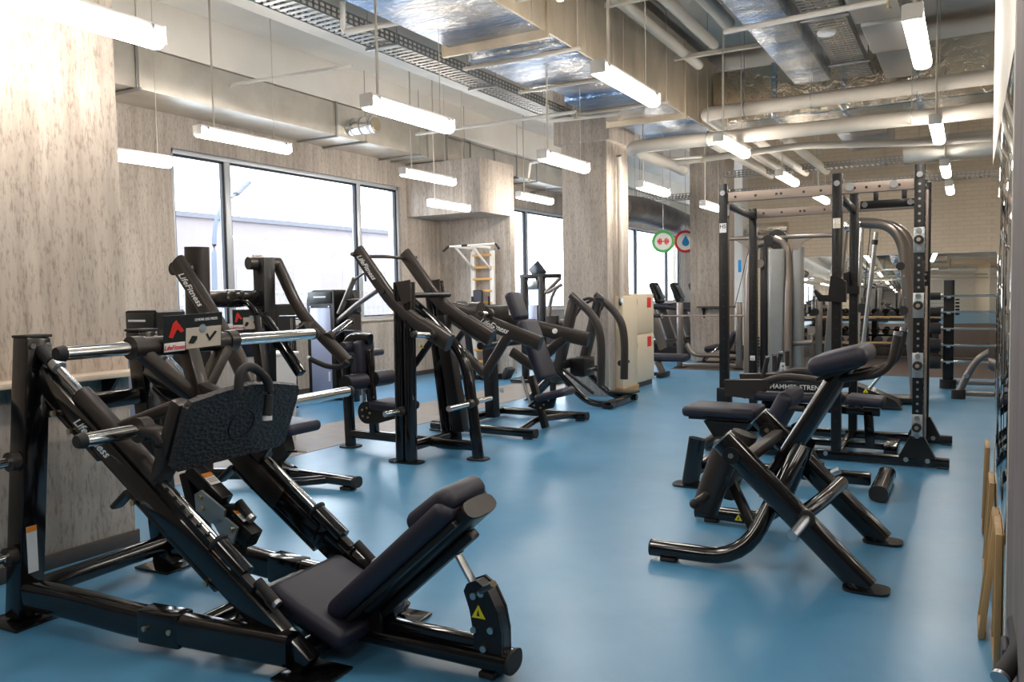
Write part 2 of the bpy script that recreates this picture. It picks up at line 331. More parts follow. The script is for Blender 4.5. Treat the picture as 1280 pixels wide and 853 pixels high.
# lateral foil duct behind the thick pipes
ld = T('foil_duct', 'dull foil duct crossing the room behind the thick white pipes', 'duct', (-1.5, 12, 3.9))
ld.p('foil_section', 'foil_dull', slab(-3.26, .9, 11.7, 12.5, 3.86, 4.6, .03)); ld.p('foil_section', 'foil_dull', slab(.93, 3.75, 11.75, 12.45, 3.9, 4.55, .03))
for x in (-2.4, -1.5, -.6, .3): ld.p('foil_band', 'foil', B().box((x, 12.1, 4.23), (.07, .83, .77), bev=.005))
# foil strip duct and lit tray going away along the middle
fs = T('foil_duct', 'flat foil duct dappled with painted blue reflections beside the overhead cable tray', 'duct', (-1.7, 9, 4.2))
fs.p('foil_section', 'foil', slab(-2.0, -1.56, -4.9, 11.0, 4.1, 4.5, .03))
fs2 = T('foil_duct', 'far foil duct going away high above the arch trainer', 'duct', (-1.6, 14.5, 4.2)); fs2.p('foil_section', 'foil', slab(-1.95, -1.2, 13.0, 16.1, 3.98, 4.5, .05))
gd = T('air_duct', 'stepped dark grey duct overhead by the right lamp row', 'duct', (-.7, 10, 4.2))
gd.p('duct_section', 'tray', slab(-1.05, -.62, 7.2, 9.0, 4.15, 4.6, .01)); gd.p('duct_section', 'tray', slab(-1.0, -.62, 9.02, 10.1, 4.12, 4.6, .01)); gd.p('duct_section', 'tray', slab(-.98, -.62, 10.12, 11.6, 4.16, 4.6, .01))
dd = T('round_duct', 'dark sagging insulated round duct beyond the middle pillar', 'duct', (-6.5, 17, 3.5))
dd.p('insulation', 'dark_duct', B().sw([P(770, 260, y=14.5), P(800, 262, y=16.0), P(838, 274, y=18), P(863, 284, y=20.5), P(868, 287, y=22)], .62, .52, fil=.6, n=24))
for q_ in (P(800, 258, y=16.0), P(838, 266, y=18)): b = B(); rod(b, q_.x, q_.y, q_.z+.1); dd.p('hanger', 'steel', b)
rd = T('round_duct', 'shiny round duct crossing high near the far brick wall', 'duct', (-1, 16, 3.6))
rd.p('pipe_wall', 'galvanised', B().sw([P(1130, 190, y=14.5), P(1250, 178, y=14.5)], .42, n=24)); b = B(); rod(b, -.2, 14.5, 3.9); rd.p('hanger', 'steel', b); rd.p('pipe_wall', 'foil_dull', B().sw([P(985, 285, y=18.4), P(935, 288, y=18.4)], .28, n=20))
# cable trays
def tray(name, label, x0, x1, y0, y1, z, dirx=False, w=.3):
    t = T(name, label, 'cable tray', ((x0+x1)/2, (y0+y1)/2, z)); h = .09
    def bx(u0, u1, v0, v1, z0, z1): return (slab(v0, v1, u0, u1, z0, z1) if not dirx else slab(u0, u1, v0, v1, z0, z1))
    L0, L1 = (y0, y1) if not dirx else (x0, x1); c = (x0+x1)/2 if not dirx else (y0+y1)/2
    for s in (-1, 1):
        b = B(); n = int((L1-L0)/.075)
        for z_ in (z, z+h*.5, z+h):
            m = ((c+s*w/2), 0, z_); 
            if not dirx: b.box((c+s*w/2, (L0+L1)/2, z_), (.004, L1-L0, .018), bev=0)
            else: b.box(((L0+L1)/2, c+s*w/2, z_), (L1-L0, .004, .018), bev=0)
        for k in range(n+1):
            u = L0+k*.075
            if not dirx: b.box((c+s*w/2, u, z+h/2), (.004, .026, h), bev=0)
            else: b.box((u, c+s*w/2, z+h/2), (.026, .004, h), bev=0)
        t.p('side_rail', 'tray', b)
    b = B(); n = int((L1-L0)/.09)
    for k in range(n+1):
        u = L0+k*.09
        if not dirx: b.box((c, u, z), (w, .045, .004), bev=0)
        else: b.box((u, c, z), (.045, w, .004), bev=0)
    tag(t.p('rungs', 'tray', b), kind='stuff')
    k = L0+1.0
    while k < L1:
        b = B()
        if not dirx: b.bar((c-w/2-.05, k, z-.02), (c+w/2+.05, k, z-.02), .04, .03); rod(b, c-w/2-.03, k, z); rod(b, c+w/2+.03, k, z)
        else: b.bar((k, c-w/2-.05, z-.02), (k, c+w/2+.05, z-.02), .04, .03); rod(b, k, c-w/2-.03, z); rod(b, k, c+w/2+.03, z)
        t.p('hanger', 'steel', b); k += 1.9
    return t
tray('cable_tray', 'perforated metal cable tray running along the room left of the foil duct', -5.25, -4.95, -4, 10.55, 3.98, w=.3)
ct = tray('cable_tray', 'cable tray packed with foil wrapped pipes behind the smoke detector', -1.45, -1.15, 2, 11.4, 4.2, w=.36)
for dx in (-.1, 0, .1): ct.p('wrapped_pipe', 'foil_dull', B().cyl((-1.3+dx, 2, 4.26), (-1.3+dx, 11.4, 4.26), .045, 12))
tray('cable_tray', 'dark cable tray crossing the room high behind the power rack', -7.6, .9, 17.3, 17.9, 3.52, True, w=.4)
for k_, lab in ((16.4, 'second cable tray crossing just in front of the dark one near the far wall'),): tray('cable_tray', lab, -4.3, 3.5, k_-.15, k_+.15, 3.75, True, w=.3)
# ceiling beam along the room, white
struct('trim_ceiling_beam', 'ceiling', slab(-6.5, -6.15, -5, 30, 4.45, CZ, .02))
struct('trim_ceiling_beam_wall', 'ceiling', slab(-9.0, -8.22, -5, 30, 4.385, CZ, .01))
# pipes
def pipe(label, pts, r, fil=.15, m='pipe_paint', cat='pipe', clamps=()):
    t = T('ceiling_pipe', label, cat, pts[len(pts)//2]); t.p('pipe_wall', m, B().sw(pts, 2*r, fil=fil, n=20 if r > .03 else 10))
    for c in clamps:
        b = B().torus(c, (V(pts[-1])-V(pts[-2])), r+.006, .008, n=18); rod(b, c[0], c[1], c[2]+r, .005); t.p('clamp', 'steel', b)
    return t
e0 = P(782, 184, z=3.4)
pipe('thick white pipe bending left of the ceiling lamps, lower of two crossing pipes', [P(846, 214, z=3.4)+V((.1, .0, 0)), V((e0.x+.02, 12.2, 3.4)), V((e0.x+.02, 10.2, 3.4)), V((3.5, 10.5, 3.4))], .085, .22, clamps=((-2.9, 10.21, 3.4), (-.6, 10.24, 3.4)))
pipe('thick grey pipe, upper of the two crossing in front of the foil duct', [V((-3.02, 11.3, 3.76)), V((-3.0, 10.45, 3.76)), V((3.5, 10.3, 3.76))], .085, .13, clamps=((-2.5, 10.44, 3.76), (-1.7, 10.43, 3.76), (-.55, 10.41, 3.76)))
pipe('slim white drain pipe running down the middle pillar into the cabinet', [P(771, 195, y=10.9)+V((.03, 0, 0)), V((-4.40, 10.98, 3.3)), V((-4.40, 10.98, 1.25))], .04, .1)
for i, (x, lab) in enumerate(((-2.98, 'white pipe running along the top edge of the foil duct'), (-2.68, 'second of the parallel white pipes beside the foil duct'), (-2.38, 'third parallel white pipe, furthest from the foil duct'))):
    pipe(lab, [V((x, -4.8, 4.35+.05*i)), V((x, 10.2-.5*i, 4.35+.05*i))] if i else [V((x, -4.8, 4.3)), V((x, 10.1, 4.3))], .06 if i < 2 else .075)
hb = T('pipe_bracket', 'steel channel carrying the parallel white pipes', 'bracket', (-2.6, 7.4, 4.2)); hb.p('channel', 'pipe_paint', B().bar((-3.1, 7.4, 4.25), (-2.0, 7.4, 4.25), .05, .05)); b = B(); rod(b, -2.1, 7.4, 4.25); rod(b, -3.05, 7.4, 4.25); hb.p('rod', 'steel', b)
h2 = T('pipe_bracket', 'second steel channel under the parallel pipes, nearer the far wall', 'bracket', (-2.6, 9.3, 4.2)); h2.p('channel', 'pipe_paint', B().bar((-3.1, 9.5, 4.25), (-2.0, 9.5, 4.25), .05, .05)); b = B(); rod(b, -2.1, 9.5, 4.25); h2.p('rod', 'steel', b)
for i, (px, lab) in enumerate(((905, 'first'), (935, 'second'), (965, 'third'), (1000, 'fourth'))):
    a = P(px, 190, z=3.75); pipe('%s from the left of the far bundle of pipes under the foil duct' % lab, [V((a.x, 12.6, 3.78)), V((a.x, 17.0, 3.78))], .07)
pipe('white pipe crossing low in front of the far cable tray', [P(840, 204, y=12.0)+V((0, 0, 0)), P(1000, 182, y=12.9), P(1160, 178, y=13.1), P(1240, 172, y=13.1)], .05, .2)
# thin sprinkler and conduit lines
S_ = [('thin sprinkler branch pipe stepping down near the left duct', [P(440, 82, z=4.2), P(288, 106, z=4.2), P(288, 134, z=4.0), P(256, 148, z=4.0)], .022),
 ('thin white branch pipe with a sprinkler head under the foil duct', [P(428, 0, z=4.1), P(429, 40, z=3.9), P(530, 22, z=3.9)+V((0,0,0)), P(700, -12, z=3.9)], .028),
 ('long thin pipe passing under the cable tray beside the third lamp', [P(520, 168, z=3.75), P(660, 148, z=3.75), P(720, 140, z=3.75)], .022),
 ('thin drop pipe passing in front of the middle pillar head', [P(684, 130, z=3.9), P(684, 152, z=3.7), P(775, 142, z=3.7)], .025),
 ('thin bent pipe left of the middle pillar above the small lamp', [P(735, 190, z=3.7), P(663, 204, z=3.7), P(661, 222, z=3.55)], .022),
 ('short white branch pipe below the foil duct by the bent thick pipe', [P(824, 195, z=3.5), P(825, 200, z=3.45), P(878, 196, z=3.45)], .022),
 ('thin cross pipe near the smoke detector', [P(905, 40, z=4.0), P(1110, 0, z=4.0)], .028)]
for lab, pts, r in S_:
    t = pipe(lab, pts, r, .06, 'white_paint')
    e = pts[-1]; t.p('sprinkler_head', 'bolt', B().cyl(e, e-V((0, 0, .07)), .014).cyl(e-V((0, 0, .07)), e-V((0, 0, .08)), .03))
cd = T('conduit', 'thin dark cable conduit clipped along the white ceiling', 'conduit', (-7.2, 6, 4.9))
cd.p('cable', 'base_dark', B().sw([P(150, -10, z=4.93), P(205, 25, z=4.93), P(330, 60, z=4.93), P(450, 98, z=4.93), P(560, 132, z=4.93), P(690, 178, z=4.93)], .02, n=6))
for k in ((250, 31), (303, 48), (400, 82), (465, 106)): c = P(*k, z=4.92); cd.p('clip', 'base_dark', B().cyl(c, c+V((0, 0, .03)), .02, 8))
c2 = T('conduit', 'thin straight wire stretched along the ceiling above the left duct', 'conduit', (-7.8, 6, 4.8)); c2.p('cable', 'base_dark', B().sw([P(155, 25, z=4.8), P(330, 79, z=4.8), P(690, 190, z=4.8)], .013, n=6))
# smoke detector
c = P(1033, 41, z=4.12); sd = T('smoke_detector', 'round white smoke detector under the cable tray', 'smoke detector', c)
sd.p('body', 'white', B().cyl(c+V((0,0,.02)), c-V((0,0,.02)), .085, 28)); sd.p('rim', 'white_paint', B().torus(c, Zd, .085, .01))
# lamps
def lamp(x, y, label, z=3.2):
    L_ = 1.27 if z > 3.15 else 1.12; t = T('ceiling_lamp', label, 'ceiling lamp', (x, y, z), 'tube lamps hung in rows from the ceiling')
    t.p('housing', 'lamp_case', B().bar((x, y-L_/2, z+.06), (x, y+L_/2, z+.06), .10, .035, bev=.012))
    t.p('diffuser', 'tube_light', B().sw([(x, y-L_/2+.015, z), (x, y+L_/2-.015, z)], .125, .105, e=2.6, n=14))
    for s in (-1, 1):
        t.p('end_cap', 'lamp_case', B().box((x, y+s*(L_/2-.003), z+.02), (.125, .016, .10), bev=.006)); t.p('clip', 'steel', B().box((x, y+s*(L_/2-.09), z+.035), (.128, .02, .05), bev=.004))
        q = B(); q.cyl((x, y+s*.42, z+.06), (x, y+s*.42, CZ), .011 if s < 0 else .004, 8); t.p('hanging_rod', 'pipe_paint', q)
ordn = {-4: 'behind the camera', 0: '', 1: ''}
rows = {-7.45: ('close to the left windows', (5.25, 11.15)), -6.86: ('in the row just inside the windows', (-.3, 3.0, 6.33, 9.75, 13.05, 16.4)), -3.97: ('in the row in line with the pillars', (2.51, 5.41, 8.28, 11.2, 14.2)), -2.5: ('in the row beside the foil duct', (-.3, 3.0, 6.45, 9.85, 13.2, 16.5)), -.34: ('in the row nearest the right mirror wall', (-.3, 3.0, 6.4, 10.2, 13.6, 16.3))}
on = ['nearest the camera', 'second from the camera', 'third from the camera', 'fourth from the camera', 'fifth from the camera', 'furthest away']
for x, (rl, ys) in rows.items():
    vis = [y for y in ys if P(640, 100, z=3.2) and (V((x, y, 3.2))-CO).dot(CF) > 2.5 and abs((V((x, y, 3.2))-CO).dot(CR)/(V((x, y, 3.2))-CO).dot(CF)) < .75 and (V((x, y, 3.2))-CO).dot(CD)/(V((x, y, 3.2))-CO).dot(CF) > -.47]
    for y in ys:
        lab = 'tube lamp %s, %s' % (rl, on[vis.index(y)] if y in vis else 'overhead out of view')
        lamp(x, y, lab, {-7.45: 2.95, -3.97: 2.95}.get(x, 3.2))
# ledges with brackets on the pillars
for (x, y0, y1, z, lab) in ((-4.40, -3, 3.14, 1.083, 'narrow wooden ledge shelf on black brackets along the near left pillar'),):
    s = T('wall_shelf', lab, 'shelf', (x, y1, z)); s.p('board', 'shelf_wood', slab(x-.08, x+.10, y0, y1+.16, z-.03, z, .003))
    for y in (2.46, 3.0-.03): s.p('bracket', 'satin_black', B().prism([(x-.079, y, z-.032), (x+.07, y, z-.032), (x-.079, y, z-.2)], (0, .025, 0)))
s = T('wall_shelf', 'short ledge shelf across the face of the far pillar', 'shelf', (-4.8, 16.8, 1.2)); z = P(890, 383, y=16.85).z
s.p('board', 'base_dark', slab(-5.0, -4.2, 16.72, 16.91, z-.03, z)); s.p('bracket', 'satin_black', B().prism([(-4.9, 16.915, z-.03), (-4.9, 16.78, z-.03), (-4.9, 16.915, z-.25)], (.03, 0, 0)))
# hydrant cabinet by the middle pillar
cb = T('hose_cabinet', 'tall cream metal fire hose cabinet against the middle pillar', 'cabinet', (-4.56, 11.9, 0))
cz = P(786, 368, x=-4.46).z
cb.p('body', 'cabinet', slab(-4.68, -4.46, 11.56, 12.52, .08, cz, .006)); cb.p('plinth', 'base_dark', slab(-4.66, -4.48, 11.6, 12.5, 0, .08))
cb2 = T('hose_cabinet', 'cream cabinet beside the middle pillar with a round hose reel opening', 'cabinet', (-4.38, 11.1, 0))
cb2.p('body', 'cabinet', slab(-4.478, -4.36, 10.95, 11.53, .1, cz-.02, .006)); cb2.p('plinth', 'frame_wood', slab(-4.478, -4.34, 10.9, 11.53, 0, .1, .004)); rr = P(775, 378, x=-4.355); cb2.p('reel_opening', 'satin_black', B().cyl(rr, rr+V((.01, 0, 0)), .055, 20)); cb2.p('reel_cap', 'white', B().cyl(rr+V((.01, .02, .02)), rr+V((.03, .02, .02)), .042, 20))
for (z0, z1) in ((.1, .82), (.84, cz-.02)):
    dr = cb.p('door', 'cabinet', slab(-4.459, -4.448, 11.6, 12.5, z0, z1, .004)); cb.p('handle', 'satin_black', B().box((-4.44, 11.72, (z0+z1)/2+.2), (.014, .03, .09), bev=.005), dr)
    cb.p('sticker', 'red', slab(-4.4478, -4.4465, 12.2, 12.38, z1-.2, z1-.04), dr); cb.p('keyhole', 'satin_black', B().cyl((-4.448, 11.72, (z0+z1)/2), (-4.444, 11.72, (z0+z1)/2), .012, 10), dr)
# hanging round signs
def disc_sign(px, py, y, ring, label, icon):
    c = P(px, py, y=y); nrm = (CO-c); nrm.z = 0; nrm.normalize(); sx = V((0,0,1)).cross(nrm); up = Zd; r = 12.3/FPX*(c-CO).dot(CF)
    t = T('hanging_sign', label, 'sign', c, 'round signs hung from the ceiling')
    t.p('board', 'sign_white', B().cyl(c-nrm*.01, c+nrm*.01, r, 40)); t.p('rim', ring, B().torus(c, nrm, r, .03, n=40))
    b = B(); b.cyl(c+up*r, V((c.x, c.y, CZ)), .005, 6); t.p('wire', 'steel', b)
    f = c+nrm*.013
    if icon == 'bell':
        b = B().bar(f-sx*r*.62, f+sx*r*.62, .01, r*.1, Zd, 0)
        for k, h in ((.2, .62), (.34, .78), (.48, .5)):
            for s in (-1, 1): b.bar(f+sx*r*s*k-up*h*r*.45, f+sx*r*s*k+up*h*r*.45, r*.11, .012, nrm, 0)
        t.p('dumbbell_icon', 'red', b)
    else:
        pts = [f+up*r*.62]+[f-up*r*.12+sx*r*.36*math.cos(R_(a))+up*r*.36*math.sin(R_(a)) for a in range(20, -201, -20)]
        t.p('drop_icon', 'blue', B().prism(pts, nrm*.008))
    return t
disc_sign(829, 302, 16.0, 'green', 'round hanging sign with a green rim and red dumbbell icon', 'bell')
disc_sign(857, 302, 18.3, 'red', 'round hanging sign with a red rim and blue water drop', 'drop')
# ================= machine helpers =================
class FR:
    def __init__(s, ox, oy, deg=0):
        a = R_(deg); s.o = V((ox, oy, 0)); s.u = V((math.cos(a), math.sin(a), 0)); s.v = V((-math.sin(a), math.cos(a), 0))
    def W(s, u, v, z): return s.o+s.u*u+s.v*v+Zd*z
    def q(s, px, py, **k):
        (ax, val), = k.items(); n = {'u': s.u, 'v': s.v, 'z': Zd}[ax]; d = CR*((px-640)/FPX)+CD*((py-426.5)/FPX)+CF
        t = (val-(CO-s.o).dot(n))/d.dot(n); return CO+d*t
def bolts(t, pts, nrm, r=.012, m='bolt', parent=None):
    nrm = V(nrm).normalized()
    for p in pts: t.p('bolt', m, B().cyl(V(p), V(p)+nrm*.012, r, 8), parent)
def foot(t, c, w, d, rot=0, m='gloss_black'):
    c = V(c); c.z = 0
    pts = [c+V((w/2*math.copysign(abs(math.cos(a))**.6, math.cos(a)), d/2*math.copysign(abs(math.sin(a))**.6, math.sin(a)), .008)) for a in [2*math.pi*k/20 for k in range(20)]]
    return t.p('foot_plate', m, B().prism(pts, (0, 0, .014)))
def horn(t, a, b, r=.025, cap=True, name='weight_horn', stop=.04):
    a, b = V(a), V(b); h = t.p(name, 'chrome', B().cyl(a, b, r, 20)); dr = (b-a).normalized()
    t.p('horn_collar', 'charcoal', B().cyl(a-dr*.02, a+dr*.035, stop), h)
    if cap: t.p('end_cap', 'black_rubber', B().sw([b-dr*.005, b+dr*.02, b+dr*.03], 2*r+.008, taper=.75), h)
    return h
def grip(b, pts, r=.016): return b.sw(pts, 2*r, fil=.03, n=12)
def placard(t, c, xd, yd, w, h, body, parent=None):
    xd = V(xd).normalized(); yd = V(yd); yd = (yd-xd*yd.dot(xd)).normalized(); n = xd.cross(yd); c = V(c)
    def rect(x0, x1, y0, y1, off, m, name, pr):
        b = B().bar(c+xd*(x0*w)+yd*((y0+y1)/2*h)+n*off, c+xd*(x1*w)+yd*((y0+y1)/2*h)+n*off, abs(y1-y0)*h, .003, n, .0008, 1); return t.p(name, m, b, pr)
    pl = rect(-.5, .5, -.5, .5, 0, 'dark_print', 'placard', parent)
    rect(-.14, .48, -.46, .12, .003, 'beige_print', 'instruction_panel', pl); rect(-.49, -.15, -.48, -.24, .003, 'white', 'brand_strip', pl)
    t.p('red_emblem', 'red', B().prism([c+n*.004+xd*(a*w)+yd*(b_*h) for a, b_ in ((-.42, -.08), (-.36, .28), (-.30, .36), (-.17, .06), (-.22, .02), (-.29, .12), (-.36, -.12))], n*.002), pl)
    t.p('figure_print', 'dark_print', B().prism([c+n*.006+xd*(a*w)+yd*(b_*h) for a, b_ in ((-.1, -.3), (-.04, -.1), (.05, -.12), (.05, -.2), (-.01, -.32))], n*.001), pl)
    t.p('figure_print', 'dark_print', B().prism([c+n*.006+xd*(a*w)+yd*(b_*h) for a, b_ in ((.2, -.1), (.27, -.3), (.4, -.05), (.36, -.02), (.27, -.2), (.23, -.06))], n*.001), pl)
    t.p('silver_disc', 'zinc', B().cyl(c+n*.004+xd*(.14*w)+yd*(.08*h), c+n*.007+xd*(.14*w)+yd*(.08*h), .12*h, 20), pl)
    if body: t.text('title', body, .10*h, c+n*.003+xd*(.21*w)+yd*(.33*h), xd, yd, 'white', pl)
    t.text('brand_lettering', 'LifeFitness', .17*h, c+n*.006-xd*(.32*w)-yd*(.37*h), xd, yd, 'red', pl, .3, .0005)
def warn(t, c, xd, yd, s=.03, parent=None):
    xd, yd = V(xd).normalized(), V(yd).normalized(); n = xd.cross(yd); c = V(c)
    w = t.p('warning_triangle', 'yellow', B().prism([c+xd*s*.6-yd*s*.4, c-xd*s*.6-yd*s*.4, c+yd*s*.65], n*.003), parent); t.p('warning_mark', 'dark_print', B().prism([c+n*.003+xd*s*.12-yd*s*.2, c+n*.003-xd*s*.12-yd*s*.2, c+n*.003+yd*s*.28], n*.002), w)
def label_tag(t, c, xd, yd, w, h, parent=None, orange=True):
    xd, yd = V(xd).normalized(), V(yd).normalized(); n = xd.cross(yd); c = V(c)
    l = t.p('sticker', 'white', B().bar(c-xd*w/2, c+xd*w/2, h, .002, n, .0005, 1), parent)
    if orange: t.p('orange_band', 'orange', B().bar(c+yd*h*(.32 if h < .15 else .44)-xd*w/2+n*.0015, c+yd*h*(.32 if h < .15 else .44)+xd*w/2+n*.0015, h*(.34 if h < .15 else .12), .002, n, .0005, 1), l)
    for k in range(3 if h < .15 else 0): t.p('print_line', 'tray', B().bar(c-yd*h*(.02+.13*k)-xd*w*.4+n*.0015, c-yd*h*(.02+.13*k)+xd*w*.4+n*.0015, h*.05, .0015, n, 0, 1), l)
# ================= leg press =================
F = FR(-3.9, 2.53, 3.2); W = F.W
lp = T('leg_press', 'large black leg press with angled rails and a textured foot plate by the left pillar', 'leg press machine', W(0, 0, 0))
XA, YA = F.u, F.v
for s, zt in ((-1, 1.335), (1, 1.335)):
    v = .43*s
    fr = lp.p('upright', 'gloss_black', B().bar(W(-.005, .415*s, .015), W(-.005, .305*s, zt), .11, .125, YA, .012)); v = .305*s
    lp.p('end_cap', 'black_rubber', B().box(W(-.005, v, zt+.004), (.112, .13, .014), Matrix((F.u, F.v, Zd)).transposed(), .004), fr)
    v = .415*s; lp.p('foot_plate', 'gloss_black', B().box(W(0, v, .008), (.26, .25, .014), Matrix((F.u, F.v, Zd)).transposed(), .004))
    bolts(lp, [W(.052, .305*s+.04, zt-.04), W(.052, .305*s-.04, zt-.04)], XA, .013, 'steel')
    lp.p('base_tube', 'gloss_black', B().sw([W(.03, v, .13), W(.40, v, .135), W(.72, .40*s, .115), W(1.56, .33*s, .105)], .09, .135, e=4, fil=.12))
    lp.p('joint_sleeve', 'gloss_black', B().bar(W(.80, .393*s, .113), W(1.02, .372*s, .11), .098, .145, Zd, .01)); bolts(lp, [W(.85, (.393+.045)*s-.002*s, .11), W(.98, (.375+.045)*s, .11)], YA*s, .012)
    # slanted rail
    sh = XA*(.035 if s > 0 else 0); a, b_ = W(.06, .30*s, 1.15), W(1.62, .30*s, .03)+sh; dn = (b_-a).normalized(); upr = (YA*s).cross(dn)*s; upr = upr if upr.z > 0 else -upr
    rl = lp.p('rail', 'gloss_black', B().bar(a, b_, .075, .11, upr, .012))
    lp.p('rail_channel', 'satin_black', B().bar(a.lerp(b_, .12)+upr*.066, a.lerp(b_, .80)+upr*.066, .045, .03, upr, .006), rl)
    lp.p('rail_tube', 'gloss_black', B().cyl(a.lerp(b_, .05)-upr*.075, a.lerp(b_, .27)-upr*.075, .024).cyl(a.lerp(b_, .40)-upr*.075, a.lerp(b_, .72)-upr*.075, .024), rl)
    bolts(lp, [a.lerp(b_, k)+YA*s*.037-upr*.07 for k in (.10, .17, .43, .70)], YA*s, .014)
    for k in range(12): lp.p('stop_tooth', 'satin_black', B().bar(a.lerp(b_, .42+.03*k)+upr*.085, a.lerp(b_, .428+.03*k)+upr*.085, .04, .02, upr, .003), rl)
    lp.p('foot_plate', 'gloss_black', B().box(W(1.63, .30*s, .008), (.24, .22, .014), Matrix((F.u, F.v, Zd)).transposed(), .02))
    # chrome guide rod
    g0 = F.q(58, 443, v=-.29); g1 = F.q(290, 697, v=-.29)
    if s > 0: g0, g1 = [p-F.v*((p-F.o).dot(F.v))*2+sh*1.2 for p in (g0, g1)]
    gd_ = (g1-g0).normalized(); up2 = upr
    rdp = lp.p('guide_rod', 'chrome', B().cyl(g0-gd_*.02, g1, .019, 20))
    lp.p('rod_collar', 'steel', B().cyl(g0+gd_*.07, g0+gd_*.11, .034), rdp); lp.p('rod_seat', 'black_rubber', B().cyl(g0-gd_*.03, g0+gd_*.06, .036), rdp)
    lp.p('rod_socket', 'gloss_black', B().cyl(g1-gd_*.10, g1+gd_*.10, .036).bar(g1, g1-up2*.12, .06, .07, YA, .01), rdp); lp.p('rubber_ring', 'black_rubber', B().torus(g1-gd_*.09, gd_, .036, .010), rdp)
    # carriage sleeve on the rod
    c0, c1 = g0.lerp(g1, .215), g0.lerp(g1, .66)
    lp.p('carriage_sleeve', 'charcoal', B().cyl(c0, c1, .042, 24))
    lp.p('lock_bracket', 'charcoal', B().bar(g0.lerp(g1, .53)-up2*.09, g0.lerp(g1, .80)-up2*.10, .07, .12, upr, .015)); lp.p('lock_paddle', 'charcoal', B().sw([g0.lerp(g1, .56)-up2*.18, g0.lerp(g1, .56)-up2*.29-gd_*.03], .03, .07, e=3, up=YA)); 
    lp.p('lock_lever', 'charcoal', B().sw([g0.lerp(g1, .62)-up2*.03, g0.lerp(g1, .70)-up2*.02+YA*s*.02, g0.lerp(g1, .75)-up2*.12+YA*s*.03], .03, fil=.04))
    # upper carriage arms from the sleeves to the centre post
    lp.p('carriage_arm', 'charcoal', B().sw([g0.lerp(g1, .40)+YA*0, W(.74, .13*s, 1.02), W(.80, .02*s, 1.0)], .065, .055, e=4, fil=.05))
    lp.p('carriage_arm', 'charcoal', B().sw([g0.lerp(g1, .64), W(.88, .31*s, .78), W(.88, .31*s, .92), W(.74, .31*s, .935)], .09, .05, e=4, fil=.05))
    # weight storage horns behind the uprights
    for z in (.76, .32): horn(lp, W(.0, (.48-.08*z)*s, z), W(.0, .85*s, z), .024, False, 'storage_horn', .045)
    # side grips near the seat
    mr_ = (lambda p: p-F.v*((p-F.o).dot(F.v))*2+sh*1.8) if s > 0 else (lambda p: p)
    G = lambda x_, y_, vv=-.29: mr_(F.q(x_, y_, v=vv))
    lp.p('side_handle', 'black_rubber', B().sw([G(315, 772), G(319, 757), G(331, 752), G(363, 788)], .034, fil=.045)); e = G(363, 788); lp.p('handle_end', 'steel', B().cyl(e, e+(e-G(331, 752)).normalized()*.025, .018))
    lp.p('release_lever', 'satin_black', B().sw([G(296, 772), G(304, 752), G(325, 729)], .016, fil=.05)); gr = lp.p('lever_grip', 'black_rubber', B().cyl(G(322, 727), G(344, 753), .021)); lp.p('grip_end', 'steel', B().cyl(G(344, 753), G(348, 757), .02), gr)
    sp_ = a.lerp(b_, .70)+upr*.058; label_tag(lp, sp_+upr*.002, YA*s*-1, -dn, .05, .12, rl)
lp.text('lettering', 'LifeFitness', .062, W(.06, -.30, 1.15).lerp(W(1.62, -.30, .03), .235)-YA*.040, (W(1.62, -.30, .03)-W(.06, -.30, 1.15)), (0, 0, 1), 'white', None, .6)
label_tag(lp, W(.052, -.395, .34), YA, Zd, .05, .22, None)
lp.p('cross_bar', 'gloss_black', B().bar(W(-.01, -.29, .985), W(-.01, .29, .985), .08, .085, Zd, .01)); 
lp.p('cross_tube', 'gloss_black', B().cyl(W(1.05, -.37, .12), W(1.05, .37, .12), .034)); lp.p('cross_tube', 'gloss_black', B().bar(W(1.18, -.34, .11), W(1.18, .34, .11), .07, .06, Zd, .01)); lp.p('cross_tube', 'gloss_black', B().cyl(W(.02, -.36, .14), W(.02, .36, .14), .05))
# carriage
cz_ = F.q(232, 430, v=0); hu, hz = (cz_-F.o).dot(F.u), cz_.z
hubz = hz
eL = F.q(78, 437, u=hu); eL = W(hu, (eL-F.o).dot(F.v), hz); eR = F.q(392, 424, u=hu); eR = W(hu, (eR-F.o).dot(F.v), hz)
vL, vR = (eL-F.o).dot(F.v), (eR-F.o).dot(F.v)
hv = min(abs(vL), abs(vR)); 
lp.p('horn_bar', 'charcoal', B().cyl(W(hu, -.29, hz), W(hu, .29, hz), .045, 24))
for s, ve in ((-1, vL), (1, vR)): horn(lp, W(hu, .27*s, hz), W(hu, ve, hz), .030, True, 'weight_horn', .052)
lp.p('centre_post', 'charcoal', B().bar(W(hu+.01, 0, hz), W(.83, 0, .80), .075, .07, YA, .01))
for s in (-1, 1): lp.p('vee_strut', 'charcoal', B().bar(W(hu, .25*s, hz-.02), W(hu+.06, .02*s, hz-.25), .06, .07, XA, .01))
lp.p('carriage_arm', 'charcoal', B().bar(W(hu+.04, 0, hz-.19), W(.94, .02, 1.02), .075, .06, Zd, .01))
pc = W(.99, 0, .93); pu = (XA*.37+Zd*.93).normalized(); pn = YA.cross(pu)*1; pn = pn if pn.dot(XA) > 0 else -pn
out = []
for a_, b__ in ((-.345, -.15), (-.345, .125), (-.325, .155), (-.16, .185), (0, .20), (.16, .185), (.325, .155), (.345, .125), (.345, -.15), (.31, -.175), (-.31, -.175)): out.append(pc+YA*a_+pu*b__)
pl = lp.p('foot_plate_pad', 'tread', B().prism(out, pn*.03), label='black textured foot plate'); lp.p('emblem_ring', 'satin_black', B().torus(pc+pn*.016+pu*.0, pn, .075, .004), pl)
